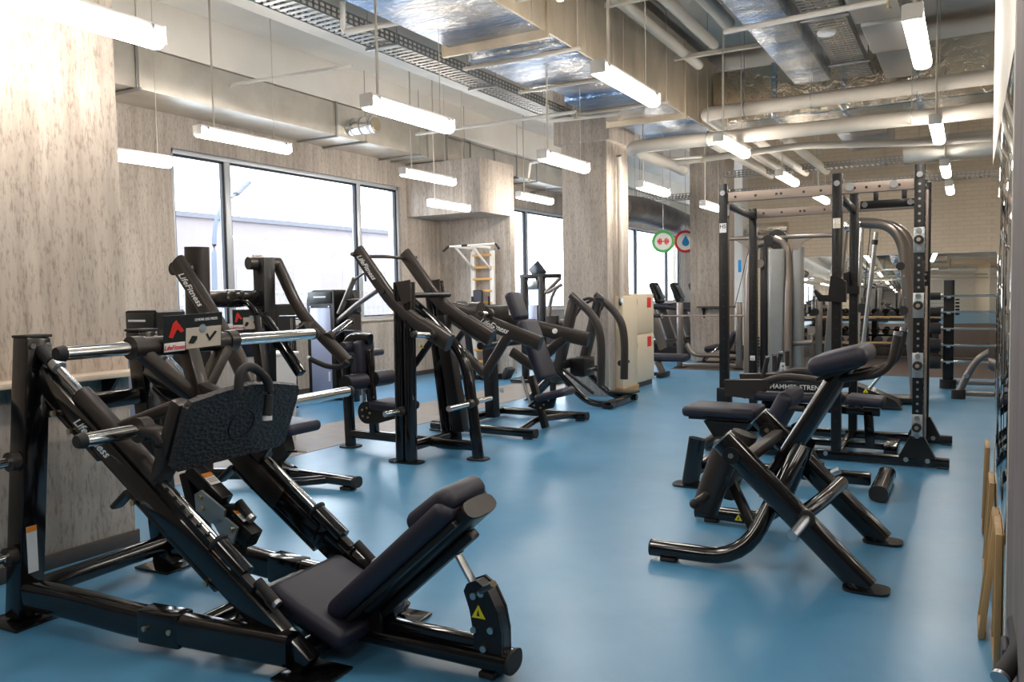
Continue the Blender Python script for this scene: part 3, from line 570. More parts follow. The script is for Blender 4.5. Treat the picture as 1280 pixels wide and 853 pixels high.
lp.p('backing_frame', 'charcoal', B().bar(pc-pn*.05-YA*.27, pc-pn*.05+YA*.27, .06, .05, pu, .01).bar(pc-pn*.05-pu*.15-YA*.2, pc-pn*.05+pu*.14-YA*.2, .06, .05, pn, .01).bar(pc-pn*.05-pu*.15+YA*.2, pc-pn*.05+pu*.14+YA*.2, .06, .05, pn, .01))
lp.p('plate_bracket', 'charcoal', B().bar(pc-pn*.06-YA*.31+pu*.13, pc-pn*.08-YA*.30-pu*.24, .07, .08, YA, .02)); lp.p('plate_bracket', 'charcoal', B().bar(pc-pn*.06+YA*.31+pu*.13, pc-pn*.08+YA*.30-pu*.24, .07, .08, YA, .02))
m0 = [F.q(*p, u=hu+.43) for p in ((298, 490), (300, 462), (316, 457), (338, 478), (334, 520))]
lp.p('hand_loop', 'black_rubber', B().sw(m0, .042, fil=.06)); lp.p('loop_end', 'white', B().cyl(m0[-1], m0[-1]-Zd*.02, .022))
lh = W(.70, -.28, .93); e1 = F.q(100, 557, u=.72); e2 = F.q(432, 489, u=.72)
zc = .92
for s, ee in ((-1, e1), (1, e2)):
    ve = (ee-F.o).dot(F.v); horn(lp, W(.74, .31*s, .935), W(.74, ve, .935), .030, True, 'weight_horn', .055)
# placard
placard(lp, F.q(242, 415, u=hu+.06), (F.q(272, 412, u=hu+.06)-F.q(212, 418, u=hu+.06)), Zd+XA*.12, .345, .17, 'LINEAR LEG PRESS')
# centre safety mechanism
v_ = .06
pt = lambda x, y: F.q(x, y, v=v_)
lp.p('stop_arm', 'satin_black', B().bar(pt(240, 585), pt(282, 628), .07, .075, YA, .008)); lp.p('stop_arm', 'satin_black', B().bar(pt(262, 643), pt(300, 640), .08, .06, YA, .008)); lp.p('stop_arm', 'satin_black', B().bar(pt(292, 650), pt(318, 675), .09, .075, YA, .008)); lp.p('stop_post', 'satin_black', B().bar(pt(300, 675), pt(285, 735), .07, .06, YA, .008)); lp.p('stop_post', 'satin_black', B().bar(pt(235, 590), pt(262, 700), .06, .07, YA, .008))
lp.p('link_plate', 'zinc', B().prism([F.q(*p, v=v_-.06) for p in ((244, 618), (252, 613), (282, 638), (280, 652), (264, 655), (246, 638))], YA*.012)); lp.p('link_plate', 'zinc', B().prism([F.q(*p, v=v_-.06) for p in ((266, 652), (282, 647), (298, 660), (292, 680), (281, 678))], YA*.012))
bolts(lp, [F.q(*p, v=v_-.068) for p in ((251, 622), (253, 636), (290, 662), (285, 674))], -YA, .013, 'bolt')
g_ = lp.p('stop_grip', 'satin_black', B().cyl(pt(298, 628), pt(312, 646), .022)); lp.p('grip_end', 'steel', B().cyl(pt(312, 646), pt(316, 650), .022), g_)
label_tag(lp, F.q(264, 609, v=v_)+Zd*.042, YA, (pt(240, 585)-pt(282, 628)), .06, .08); label_tag(lp, F.q(305, 655, v=v_)+Zd*.045, YA, (pt(240, 585)-pt(282, 628)), .07, .08)
# seat, back pad and head rest
sa, sb = W(1.33, 0, .27), W(1.73, 0, .105)
st = lp.p('seat', 'navy_vinyl', B().pad(sa, sb, .48, .095, Zd, .042)); lp.p('seat_pan', 'satin_black', B().bar(W(1.34, 0, .20), W(1.64, 0, .08), .40, .03, Zd, .01), st); lp.p('seat_frame', 'gloss_black', B().bar(W(1.38, 0, .17), W(1.45, 0, .09), .09, .07, YA, .01))
ba, bb_ = W(1.61, 0, .185), W(2.19, 0, .70); bd = (bb_-ba).normalized(); bu = bd.cross(YA); bu = bu if bu.z > 0 else -bu
bk = lp.p('backrest', 'navy_vinyl', B().pad(ba, ba.lerp(bb_, .99), .36, .095, bu, .044)); lp.p('backrest_board', 'satin_black', B().bar(ba-bu*.06+bd*.04, bb_-bu*.06-bd*.03, .30, .03, bu, .012), bk)
lp.p('back_shell', 'satin_black', B().sw([ba+bd*.12-bu*.06, bb_-bu*.055+bd*.015], .24, .085, e=2.8, up=bu), bk); lp.p('shell_cap', 'charcoal', B().sw([bb_-bu*.055+bd*.015, bb_-bu*.055+bd*.022], .235, .08, e=2.8, up=bu), bk)
lp.p('head_rest', 'navy_vinyl', B().pad(ba.lerp(bb_, .71)+bu*.046, ba.lerp(bb_, 1.03)+bu*.030, .31, .10, bu, .045)); lp.p('support_beam', 'satin_black', B().bar(ba-bu*.12, bb_.lerp(ba, .1)-bu*.12, .07, .04, bu, .01))
# spine and adjuster
sp0, sp1 = W(1.30, 0, .085), W(2.37, 0, .07)
lp.p('spine', 'gloss_black', B().sw([sp0, sp1], .13, .085, e=2.6)); lp.p('spine', 'gloss_black', B().bar(W(1.75, 0, .13), W(2.24, 0, .125), .06, .04, Zd, .01)); lp.p('end_cap', 'black_rubber', B().sw([sp1, sp1+XA*.012], .134, .09, e=2.6)); lp.p('rubber_foot', 'black_rubber', B().box(W(2.28, 0, .013), (.07, .1, .024)))
lp.p('cross_tube', 'gloss_black', B().bar(W(1.56, -.30, .07), W(1.56, .30, .07), .09, .06, Zd, .01))
arc = [(((F.q(*p_, v=-.04)-F.o).dot(F.u)-.02), F.q(*p_, v=-.04).z) for p_ in ((579.6, 739), (583.5, 730), (595, 726), (610, 739), (622, 766), (627, 793), (628, 834), (592, 829), (592, 793), (587, 763))]
for s in (-1, 1): lp.p('adjuster_plate', 'satin_black', B().prism([W(u+.02, .035*s, z) for u, z in arc], YA*.012))
lp.p('adjuster_core', 'satin_black', B().prism([W(u+.02, 0, z-.006) for u, z in arc], YA*.05))
bolts(lp, [F.q(*p_, v=-.041) for p_ in ((592.6, 745), (602, 742), (614, 788), (605, 811), (593, 787))], -YA, .014, 'steel')
warn(lp, F.q(598, 767, v=-.044), XA, Zd, .05)
lp.p('adjuster_link', 'steel', B().bar(F.q(569, 687, v=0), F.q(593, 731, v=0), .012, .045, YA, .004)); lp.p('adjuster_pivot', 'satin_black', B().box(F.q(567, 684, v=0), (.07, .06, .05), bev=.01)); pn_ = lp.p('pop_pin', 'steel', B().cyl(F.q(598, 742, v=-.02), F.q(614, 732, v=-.12), .012)); lp.p('pin_knob', 'bolt', B().cyl(F.q(614, 732, v=-.12), F.q(617, 730, v=-.14), .013, 14), pn_)
lp.p('pivot_bracket', 'satin_black', B().prism([W(u, -.05, z) for u, z in ((1.62, .10), (1.80, .10), (1.78, .22), (1.70, .27), (1.64, .22))], YA*.014).prism([W(u, .05, z) for u, z in ((1.62, .10), (1.80, .10), (1.78, .22), (1.70, .27), (1.64, .22))], YA*.014)); bolts(lp, [W(1.70, -.058, .2)], -YA, .022, 'bolt')
# ================= back extension (right foreground) =================
be = T('back_extension_bench', 'glossy black tubular back extension machine standing in the right foreground', 'back extension machine', (-.7, 4.7, 0))
NY, FY = 4.27, 5.13
rt, rb = P(903, 549, y=NY), P(1090, 738, z=0)
rb = V((-.43, NY, .015)); rt = V((rt.x-.0, NY, rt.z))
for s, y in ((-1, NY), (1, FY)):
    a = V((rt.x, y, rt.z)); b_ = V((rb.x, y, .012)); dn = (b_-a).normalized(); nrm = V((dn.z, 0, -dn.x)); nrm = nrm if nrm.z > 0 else -nrm
    rl = be.p('rail', 'gloss_black', B().sw([a, b_], .085, .135, e=2.4, up=nrm)); be.p('end_cap', 'steel', B().sw([a-dn*.004, a+dn*.004], .087, .137, e=2.4, up=nrm), rl, 'shiny steel end cap')
    foot(be, (rb.x+.0, y, 0), .22, .16)
    hb = V((a.x+.06, y-.045*1, a.z-.075)); be.p('pivot_disc', 'satin_black', B().cyl(hb, hb-Yd*.015, .045, 24), rl); be.p('pivot_bolt', 'bolt', B().cyl(hb-Yd*.015, hb-Yd*.022, .014, 10), rl)
    ft = [V((-1.54, y+.0*s, .062)), V((-1.04, y-.02*s, .058)), V((-.85, (y+4.7)/2, .50)), V((-.80, 4.7-.10*-s, .62))]
    be.p('front_tube', 'gloss_black', B().sw(ft, .09, fil=.20)); be.p('end_cap', 'black_rubber', B().cyl(ft[0]-Xd*.006, ft[0], .046)); be.p('rubber_foot', 'black_rubber', B().box((-1.44, y, .012), (.09, .07, .024)))
    # main double column
    yy = 4.7+.066*s; mt, mbm = P(1060, 452, y=4.7), P(963, 603, y=4.7)
    be.p('column', 'gloss_black', B().sw([V((mt.x, yy, mt.z)), V((mbm.x, yy, mbm.z))], .10, .10, e=2.4, up=Xd)); be.p('end_cap', 'charcoal', B().sw([V((mt.x, yy, mt.z)), V((mt.x+.004, yy, mt.z+.01))], .102, .122, e=2.5, up=Xd))
    # hand rails
    hy = 4.7+.21*s; hp = [P(1052, 474, y=4.6), P(1100, 466, y=4.6), P(1117, 452, y=4.6), P(1124, 418, y=4.6)]
    hp = [V((p.x, 4.7+.1*s if i == 0 else hy, p.z)) for i, p in enumerate(hp)]
    be.p('hand_rail', 'charcoal', B().sw(hp, .042, fil=.05)); be.p('grip_end', 'chrome', B().cyl(hp[-1], hp[-1]+(hp[-1]-hp[-2]).normalized()*.02, .021))
    # shin rollers on the swinging arm
    ry = 4.7+.20*s; r0, r1 = P(910, 556, y=4.5), P(881, 637, y=4.5)
    r0, r1 = V((r0.x, ry, r0.z)), V((r1.x, ry, r1.z)); be.p('roller_arm', 'charcoal', B().sw([r0, r1], .135, .15, e=2.2)); be.p('roller_end', 'black_rubber', B().sw([r1, r1+(r1-r0).normalized()*.008], .13, .145, e=2.2))
hk0, hk1 = P(893, 612, y=4.5), P(868, 630, y=4.36)
kn = be.p('lock_knob', 'charcoal', B().cyl(hk0, hk1, .024)); be.p('knob_end', 'black_rubber', B().ball(hk1, .028), kn)
be.p('roller_bridge', 'charcoal', B().bar(P(903, 600, y=4.53), P(903, 600, y=4.53)+Yd*.36, .10, .09, Zd, .015))
be.p('support_link', 'satin_black', B().bar(P(915, 603, y=4.62), P(942, 662, y=4.5), .05, .05, Yd, .006)); warn(be, P(926, 645, y=4.5)-Yd*.055+Zd*.0, Xd, Zd, .035)
be.p('cross_tube', 'gloss_black', B().sw([V((-.66, FY, .33)), V((-.70, 4.62, .33)), V((-.78, NY+.03, .30))], .085, fil=.18)); be.p('cross_tube', 'charcoal', B().bar(V((rt.x+.12, NY, rt.z-.10)), V((rt.x+.12, FY, rt.z-.10)), .06, .06, Zd, .01)); be.p('cross_tube', 'gloss_black', B().bar((-.93, 4.3, .44), (-.93, 5.1, .44), .06, .08, Zd, .01))
pgd = be.p('storage_peg', 'steel', B().cyl(P(1009, 648, y=NY-.04), P(998, 660, y=NY-.04)-Yd*.16, .026)); be.p('peg_collar', 'black_rubber', B().cyl(P(1009, 648, y=NY-.04), P(1009, 648, y=NY-.04)-Yd*.02, .042), pgd)
be.p('adjuster_plate', 'satin_black', B().bar(P(1006, 558, y=4.6), P(998, 582, y=4.6), .012, .06, Xd, .005)); bolts(be, [P(1006, 560, y=4.59), P(1000, 576, y=4.59)], -Yd, .012, 'steel')
pa, pb = P(1018, 458, y=4.68), P(1090, 441, y=4.68)
pd = be.p('hip_pad', 'navy_vinyl', B().pad(pa+Zd*.005, pb+Zd*.005, .50, .105, Zd, .048)); be.p('pad_board', 'satin_black', B().bar(pa-Zd*.055+Xd*.04, pb-Zd*.055-Xd*.04, .40, .02, Zd, .005), pd); be.p('pad_bracket', 'satin_black', B().bar(pa.lerp(pb, .4)-Zd*.06, mt-Zd*.05, .18, .05, Yd, .01))
# ================= arm curl bench =================
F6 = 6.42
ac = T('arm_curl_bench', 'black arm curl bench with a low dark seat, behind the back extension machine', 'arm curl machine', (-1.3, F6, 0))
ac.p('spine', 'gloss_black', B().bar((-1.9, F6, .085), (-.62, F6, .085), .08, .09, Zd, .012)); ac.p('cross_foot', 'gloss_black', B().sw([(-.54, F6-.34, .062), (-.54, F6+.34, .062)], .12, .11, e=2.6)); 
for s in (-1, 1): ac.p('end_cap', 'black_rubber', B().sw([(-.54, F6+.34*s, .062), (-.54, F6+.348*s, .062)], .124, .114, e=2.6))
ac.p('spine_cover', 'satin_black', B().bar((-1.15, F6, .15), (-.95, F6, .15), .1, .07, Zd, .01))
for s in (-1, 1):
    y = F6+.40*s; ac.p('front_post', 'gloss_black', B().sw([V((-1.86, y, .01)), V((-1.80, y, .37))], .13, .10, e=2.4, up=Yd)); foot(ac, (-1.86, y, 0), .26, .2)
ac.p('cross_tube', 'gloss_black', B().bar((-1.84, F6-.4, .11), (-1.84, F6+.4, .11), .07, .09, Zd, .012)); ac.p('cross_tube', 'charcoal', B().cyl((-1.8, F6-.4, .30), (-1.8, F6+.4, .30), .035))
sa, sb = P(857, 520, y=6.3), P(948, 521, y=6.3)
se = ac.p('seat', 'navy_vinyl', B().pad(V((sa.x, F6-.04, .545)), V((sb.x, F6-.04, .545)), .40, .085, Zd, .035)); ac.p('seat_board', 'satin_black', B().bar(V((sa.x+.05, F6-.04, .495)), V((sb.x-.05, F6-.04, .495)), .34, .02, Zd, .004), se)
ac.p('seat_bracket', 'satin_black', B().prism([(-1.80, F6-.12, .48), (-1.45, F6-.12, .48), (-1.5, F6-.12, .40), (-1.72, F6-.12, .36)], (0, .24, 0))); bolts(ac, [(-1.74, F6-.125, .44)], -Yd, .028, 'steel'); ac.p('seat_post', 'satin_black', B().bar((-1.62, F6, .42), (-1.55, F6, .12), .07, .07, Yd, .01))
lt = P(887, 582, y=6.02); label_tag(ac, V((lt.x, F6-.405, .15)), Xd, Zd, .05, .05, None, False)
pa, pb = P(955, 548, y=6.2), P(985, 492, y=6.2)
ac.p('arm_pad', 'navy_vinyl', B().pad(V((pa.x, F6, pa.z)), V((pb.x, F6, pb.z)), .56, .12, Xd, .05)); ac.p('pad_post', 'satin_black', B().bar(V((pb.x+.02, F6, pa.z+.1)), (-1.0, F6, .12), .08, .08, Yd, .01))
for s in (-1, 1):
    y = F6+.24*s; hb = [V((-1.24, y, .845)), V((-1.08, y, .84)), V((-.92, y, .83))]
    q = [P(925, 497, y=6.1), P(938, 484, y=6.1), P(975, 472, y=6.1), P(1022, 477, y=6.1), P(1030, 486, y=6.1)]
    ac.p('swing_arm', 'charcoal', B().sw([V((p.x, y, p.z)) for p in q], .07, .055, e=3, fil=.08)); ac.p('arm_block', 'charcoal', B().prism([V((P(px, py, y=6.1).x, y, P(px, py, y=6.1).z)) for px, py in ((903, 476), (958, 476), (962, 484), (940, 492), (938, 500), (905, 496))], (0, .08, 0)))
    for g0, g1 in (((950, 472), (956, 449)), ((965, 466), (965, 446))):
        a, b_ = P(*g0, y=6.1), P(*g1, y=6.1); a = V((a.x, y+.01, a.z)); b_ = V((b_.x, y+.01, b_.z)); gg = ac.p('hand_grip', 'black_rubber', B().cyl(a, b_, .017)); ac.p('grip_end', 'chrome', B().cyl(b_, b_+(b_-a).normalized()*.014, .018), gg)
gp = ac.p('lock_link', 'charcoal', B().sw([P(960, 535, y=6.2), P(985, 510, y=6.2), P(1005, 512, y=6.2)], .05, .04, e=3, fil=.05)); ac.p('peg', 'steel', B().cyl(P(1040, 592, y=6.1), P(1050, 588, y=6.1), .025))
lb = ac.p('leg_post', 'gloss_black', B().sw([P(1075, 520, y=6.6), P(1075, 566, y=6.9)], .09, fil=0)) if 0 else None
# ================= power rack =================
rk = T('power_rack', 'tall black double power rack with brown drilled top beams', 'power rack', (-1.2, 8.0, 0))
PX = (-1.97, -1.0, -.37)
for yi, y in enumerate((7.45, 8.6)):
    for xi, x in enumerate(PX):
        h = (2.46, 2.47, 2.49)[xi] if yi == 0 else (2.33, 2.42, 2.47)[xi]
        po = rk.p('post', 'satin_black', B().bar((x, y, .07), (x, y, h), .078, .078, Yd, .004)); q = B(); z = .35
        while z < h-.1:
            q.cyl((x, y-.0395, z), (x, y-.0405, z), .009 if xi < 2 else .011, 8); z += .10 if xi < 2 else .06
        tag(rk.p('hole', 'steel' if xi == 2 else 'dark_print', q, po), kind='stuff')
        for zz in (h-.06, h-.17, h-.30):
            rk.p('bolt', 'steel', B().cyl((x-.05, y, zz), (x-.039, y, zz), .013, 8), po); rk.p('bolt', 'steel', B().cyl((x+.039, y, zz), (x+.05, y, zz), .013, 8), po)
        if yi == 0: rk.p('bolt', 'steel', B().cyl((x, y-.04, h-.085), (x, y-.055, h-.085), .024, 12), po)
        rk.p('gusset', 'satin_black', B().prism([(x-.14, y, .075), (x+.14, y, .075), (x+.05, y, .26), (x-.05, y, .26)], (0, .09, 0)) if xi != 1 else B().bar((x-.1, y, .08), (x+.1, y, .08), .09, .012, Zd, .002))
    rk.p('base_rail', 'gloss_black', B().bar((-2.15, y, .045), (-.13, y, .045), .075, .075, Zd, .008)); 
    for x in (-.18, -2.1): rk.p('rubber_foot', 'black_rubber', B().box((x, y, .01), (.09, .09, .02)))
    bolts(rk, [(-.45, y-.04, .06), (-.29, y-.04, .06), (-1.08, y-.04, .06)], -Yd, .02, 'steel')
    zt = 2.335 if yi == 0 else 2.275
    tb = rk.p('top_beam', 'rack_bar', B().bar((-1.93, y, zt), (-.41, y, zt), .06, .085, Zd, .004)); q = B()
    for x in (-1.86, -1.68, -1.50, -1.46, -1.27, -1.13, -.86, -.77, -.67, -.52): q.cyl((x, y-.0305, zt), (x, y-.032, zt), .012, 8)
    rk.p('beam_holes', 'dark_print', q, tb)
for x in PX: rk.p('side_beam', 'satin_black', B().bar((x, 7.48, 2.29), (x, 8.57, 2.25), .05, .06, Zd, .005)); rk.p('side_base', 'gloss_black', B().bar((x, 7.48, .05), (x, 8.57, .05), .06, .06, Zd, .005))
bolts(rk, [(-.90, 7.419, 2.345), (-.56, 7.419, 2.345)], -Yd, .034, 'steel')
pb_ = rk.p('pull_up_bracket', 'satin_black', B().bar((-.88, 8.0, 2.24), (-.42, 8.0, 2.24), .05, .07, Zd, .006).bar((-.75, 8.0, 2.24), (-.75, 8.0, 2.36), .04, .04, Yd, .004).bar((-.52, 8.0, 2.24), (-.52, 8.0, 2.36), .04, .04, Yd, .004)); bolts(rk, [(-.84, 7.97, 2.24), (-.47, 7.97, 2.24)], -Yd, .026, 'steel', pb_)
for py, n in ((300, 1), (382, 1), (457, 1), (534, 1)):
    c = P(1146, py, y=7.40); pe = rk.p('band_peg_plate', 'zinc', B().box((-.37, 7.408, c.z), (.082, .006, .205), bev=.002)); rk.p('band_peg', 'black_rubber', B().cyl((-.37, 7.405, c.z), (-.37, 7.34, c.z), .036, 20), pe); rk.p('peg_tip', 'bolt', B().cyl((-.37, 7.34, c.z), (-.37, 7.335, c.z), .016, 12), pe); bolts(rk, [(-.37, 7.404, c.z+.075), (-.37, 7.404, c.z-.075)], -Yd, .022, 'steel', pe)
rk.p('pole_guard', 'rack_bar', B().bar((-.315, 7.45, 1.62), (-.315, 7.45, 2.28), .02, .05, Yd, .003)); rk.p('pole_guard', 'rack_bar', B().bar((-.315, 7.45, .25), (-.315, 7.45, 1.5), .02, .05, Yd, .003))
jp = [P(px, py, y=7.38) for px, py in ((1058, 378), (1024, 377), (1018, 365), (1020, 362), (1028, 369), (1036, 369), (1039, 345), (1046, 345), (1058, 352))]
rk.p('j_hook', 'satin_black', B().prism(jp, (0, .07, 0)))
jp = [P(px, py, y=8.53) for px, py in ((1074, 368), (1055, 367), (1055, 342), (1061, 340), (1062, 358), (1074, 358))]; rk.p('j_hook', 'satin_black', B().prism(jp, (0, .07, 0)))
for x, px, py in ((-1.97, 905, 285), (-1.0, 1046, 279)):
    c = P(px, py, y=7.40); sk = rk.p('sticker', 'beige_print' if x > -1.5 else 'white', B().box((x, 7.4095, c.z), (.062, .002, .085), bev=0)); rk.text('lettering', 'HS', .05, (x, 7.408, c.z+.012), Xd, Zd, 'dark_print' if x < -1.5 else 'white', sk, 0, .0005)
hb_ = P(960, 482, y=7.9); sb_ = rk.p('safety_beam', 'satin_black', B().bar((-1.93, 7.9, hb_.z), (-1.05, 7.9, hb_.z), .06, .10, Zd, .006)); rk.text('lettering', 'HAMMER STRENGTH', .062, (-1.36, 7.868, hb_.z-.005), Xd, Zd, 'white', sb_, 0, .0008)
rk.p('beam_clamp', 'satin_black', B().box((-1.97, 7.45, hb_.z-.06), (.12, .12, .16), bev=.008)); rk.p('side_safety', 'satin_black', B().bar((-1.97, 7.5, hb_.z), (-1.97, 8.55, hb_.z), .05, .08, Zd, .006))
label_tag(rk, (-1.97, 8.558, P(942, 448, y=8.55).z), Xd, Zd, .05, .05, None, False)
# adjustable bench inside the rack
bn = T('weight_bench', 'dark padded weight bench standing inside the power rack', 'bench', (-1.3, 8.05, 0))
a, b_ = P(936, 504, y=7.9), P(1058, 506, y=7.9)
bn.p('back_pad', 'navy_vinyl', B().pad((-1.83, 8.0, .47), (-1.0, 8.0, .47), .30, .085, Zd, .035)); bn.p('seat', 'navy_vinyl', B().pad((-.98, 8.0, .475), (-.66, 8.0, .455), .32, .085, Zd, .035))
bn.p('frame_beam', 'gloss_black', B().bar((-1.75, 8.0, .38), (-.7, 8.0, .36), .07, .07, Zd, .008)); bn.p('leg', 'gloss_black', B().bar((-.80, 8.0, .37), (-.78, 8.0, .04), .08, .07, Yd, .008)); bn.p('leg', 'gloss_black', B().bar((-1.55, 8.0, .37), (-1.62, 8.0, .04), .08, .07, Yd, .008))
bn.p('cross_foot', 'gloss_black', B().bar((-1.62, 7.72, .035), (-1.62, 8.28, .035), .07, .06, Zd, .008)); bn.p('cross_foot', 'gloss_black', B().bar((-.60, 7.80, .05), (-.60, 8.2, .05), .11, .09, Zd, .012)); bn.p('base_spine', 'gloss_black', B().bar((-1.6, 8.0, .05), (-.6, 8.0, .05), .06, .06, Zd, .008))
bn.p('hand_lever', 'charcoal', B().sw([P(1020, 487, y=7.9), P(1055, 495, y=7.9), P(1080, 508, y=7.9)], .07, .06, e=3, fil=.05)); pr_ = P(977, 475, y=7.92); bn.p('adjuster_post', 'zinc', B().box((pr_.x, 7.99, .66), (.055, .02, .26), bev=.003)); q = B()
for k in range(6): q.cyl((pr_.x, 7.979, .56+.04*k), (pr_.x, 7.976, .56+.04*k), .009, 8)
bn.p('adjuster_holes', 'dark_print', q)
# ================= high row (iso-lateral) machine =================
C_ = T('plate_loaded_pulldown', 'tall black plate loaded pulldown machine with two long arms raised, left of the walkway', 'strength machine', (-4.6, 6.17, 0), 'plate loaded machines left of the walkway')
NYc, FYc = 5.8, 6.55
for y, bot, top in ((NYc, (-4.40, .0), P(505, 353, y=5.8)), (FYc, (-4.40, .0), P(536, 352, y=6.5))):
    tx = top.x if y == NYc else top.x+.02
    for dx in (-.052, .052): C_.p('post', 'gloss_black', B().sw([V((bot[0]+dx, y, .01)), V((tx+dx, y, top.z))], .105, .11, e=2.3, up=Yd))
    foot(C_, (bot[0], y, 0), .36, .17); 
    C_.p('post_head', 'charcoal', B().prism([(tx-.05, y-.055, top.z+.0), (tx+.11, y-.055, top.z+.02), (tx+.11, y-.055, top.z-.16), (tx+.02, y-.055, top.z-.2)], (0, .012, 0)))
    horn(C_, (bot[0], y-.05 if y == NYc else y+.05, .47), (bot[0]-.02, y-.27 if y == NYc else y+.27, .47), .024, False, 'storage_horn', .04)
C_.p('pivot_shaft', 'satin_black', B().cyl((-4.42, NYc-.02, 1.5), (-4.42, FYc+.02, 1.5), .026))
a1 = PY(NYc, (449, 314), (500, 388), (556, 424))
for s, y in ((-1, NYc-.02), (1, FYc-.06)):
    p0, p1_, p2_ = [V((p.x, y, p.z)) for p in a1]
    ar = C_.p('lever_arm', 'charcoal', B().sw([p0, p1_, p2_+(p2_-p1_)*.10], .075, .135, e=2.6, fil=.25)); dn = (p0-p1_).normalized(); C_.p('arm_end', 'black_rubber', B().sw([p0, p0+dn*.008], .073, .13, e=2.6), ar)
    lo = C_.p('lower_arm', 'charcoal', B().sw([p1_.lerp(p2_, .55), p2_+(p2_-p1_)*.13], .095, .165, e=2.6))
    if s < 0: C_.text('lettering', 'LifeFitness', .068, p0.lerp(p1_, .27)-Yd*.040, (p1_-p0), (0, 0, 1), 'white', ar, .6)
    C_.p('pivot_cap', 'black_rubber', B().cyl(p0.lerp(p1_, .68)-Yd*.045, p0.lerp(p1_, .68)-Yd*.055, .028, 16), ar)
    hs = P(547, 419, y=NYc); hs = V((hs.x, y+.05*s, hs.z)); horn(C_, hs, hs+V((-.02, .24*s, .02)), .025, True, 'weight_horn', .045)
h0 = P(452, 318, y=NYc); C_.p('handle_bar', 'charcoal', B().sw([V((h0.x-.03, NYc-.10, h0.z)), V((h0.x-.03, NYc+.0, h0.z-.02)), V((h0.x, 6.17, h0.z-.01)), V((h0.x-.03, FYc+.03, h0.z-.02)), V((h0.x-.03, FYc+.13, h0.z))], .032, fil=.08))
C_.p('rear_tube', 'gloss_black', B().sw([P(598, 573, y=6.17), P(583, 452, y=6.17), P(560, 420, y=6.17), P(512, 376, y=6.17)], .10, .11, fil=.22)); foot(C_, P(598, 575, y=6.17), .2, .17, m='black_rubber')
for s, y in ((-1, 5.95), (1, 6.4)): C_.p('damper_strut', 'satin_black', B().bar(V((P(545, 418, y=5.95).x, y, P(545, 418, y=5.95).z)), V((P(510, 468, y=5.95).x, y, P(510, 468, y=5.95).z)), .05, .05, Yd, .01))
warn(C_, P(527, 433, y=5.91), Xd, Zd, .04)
C_.p('mast', 'satin_black', B().bar(P(552, 395, y=6.4), P(577, 540, y=6.4), .13, .12, Yd, .012))
horn(C_, P(588, 505, y=6.1), P(588, 505, y=6.1)-Yd*.35-Xd*0, .026, False, 'storage_horn', .04); horn(C_, P(592, 503, y=6.2), P(592, 503, y=6.2)+Yd*.3, .026, False, 'storage_horn', .04)
C_.p('base_spine', 'gloss_black', B().sw([(-5.36, 6.17, .14), (-3.9, 6.17, .12)], .08, .09, e=3)); C_.p('cross_tube', 'gloss_black', B().sw([(-4.40, NYc, .13), (-4.40, FYc, .13)], .08, .09, e=3))
C_.p('front_post', 'gloss_black', B().sw([(-5.37, 6.17, .02), (-5.40, 6.17, 1.0), (-5.30, 6.17, 1.10), (-5.08, 6.17, 1.08)], .105, .085, e=3, fil=.15, up=Yd)); foot(C_, (-5.37, 6.17, 0), .2, .19, m='black_rubber')
C_.p('chest_post', 'gloss_black', B().bar((-5.06, 6.17, .14), (-5.12, 6.17, .98), .07, .08, Yd, .01)); C_.p('chest_pad', 'navy_vinyl', B().pad((-5.16, 6.17, .74), (-5.17, 6.17, 1.07), .24, .10, Xd, .04)); C_.p('chest_pad', 'navy_vinyl', B().sw([(-5.27, 5.97, 1.0), (-5.27, 6.37, 1.0)], .12, n=20)); C_.p('gauge_tube', 'chrome', B().cyl((-5.14, 6.12, .35), (-5.15, 6.12, .75), .02))
for s in (-1, 1): C_.p('thigh_roller', 'navy_vinyl', B().sw([(-5.12, 6.17+.07*s, .68), (-5.12, 6.17+.34*s, .68)], .155, n=24)); C_.p('roller_cap', 'satin_black', B().cyl((-5.12, 6.17+.34*s, .68), (-5.12, 6.17+.346*s, .68), .07, 24))
C_.p('seat', 'navy_vinyl', B().pad((-5.0, 6.17, .46), (-4.62, 6.17, .44), .34, .085, Zd, .035)); C_.p('seat_bracket', 'satin_black', B().prism([(-5.16, 6.1, .30), (-5.12, 6.1, .46), (-4.7, 6.1, .42), (-4.75, 6.1, .33), (-5.0, 6.1, .26)], (0, .02, 0)).cyl((-5.09, 6.09, .37), (-5.09, 6.12, .37), .11, 24)); bolts(C_, [(-5.09+.05*math.cos(k), 6.085, .37+.05*math.sin(k)) for k in (0, 1.3, 2.6, 3.9, 5.2)], -Yd, .011)
# ================= incline press machine behind it =================
D_ = T('plate_loaded_press', 'black plate loaded press with a leaning dark navy back pad and low seat', 'strength machine', (-4.5, 7.9, 0), 'plate loaded machines left of the walkway')
for y in (7.27, 8.55):
    D_.p('base_tube', 'gloss_black', B().sw([(-5.15, y, .07), (-3.86, y, .06)], .085, .09, e=2.6)); D_.p('end_cap', 'black_rubber', B().cyl((-3.87, y, .06), (-3.85, y, .06), .05, 16).box((-3.95, y, .012), (.09, .08, .024)))
D_.p('cross_tube', 'gloss_black', B().sw([(-4.05, 7.27, .07), (-4.18, 7.9, .10), (-4.0, 8.55, .07)], .075, fil=.15)); D_.p('cross_tube', 'gloss_black', B().bar((-5.0, 7.27, .07), (-5.0, 8.55, .07), .08, .08, Zd, .01))
foot(D_, P(551, 538, z=0), .26, .16)
D_.p('near_strut', 'gloss_black', B().sw([P(553, 537, y=7.27), P(572, 440, y=7.4)], .07, .10, e=3)); 
D_.p('mast', 'satin_black', B().bar((-4.87, 8.1, .05), (-4.90, 8.1, 1.12), .13, .13, Yd, .01)); label_tag(D_, P(627, 488, y=8.03), Xd, Zd, .06, .06, None, False)
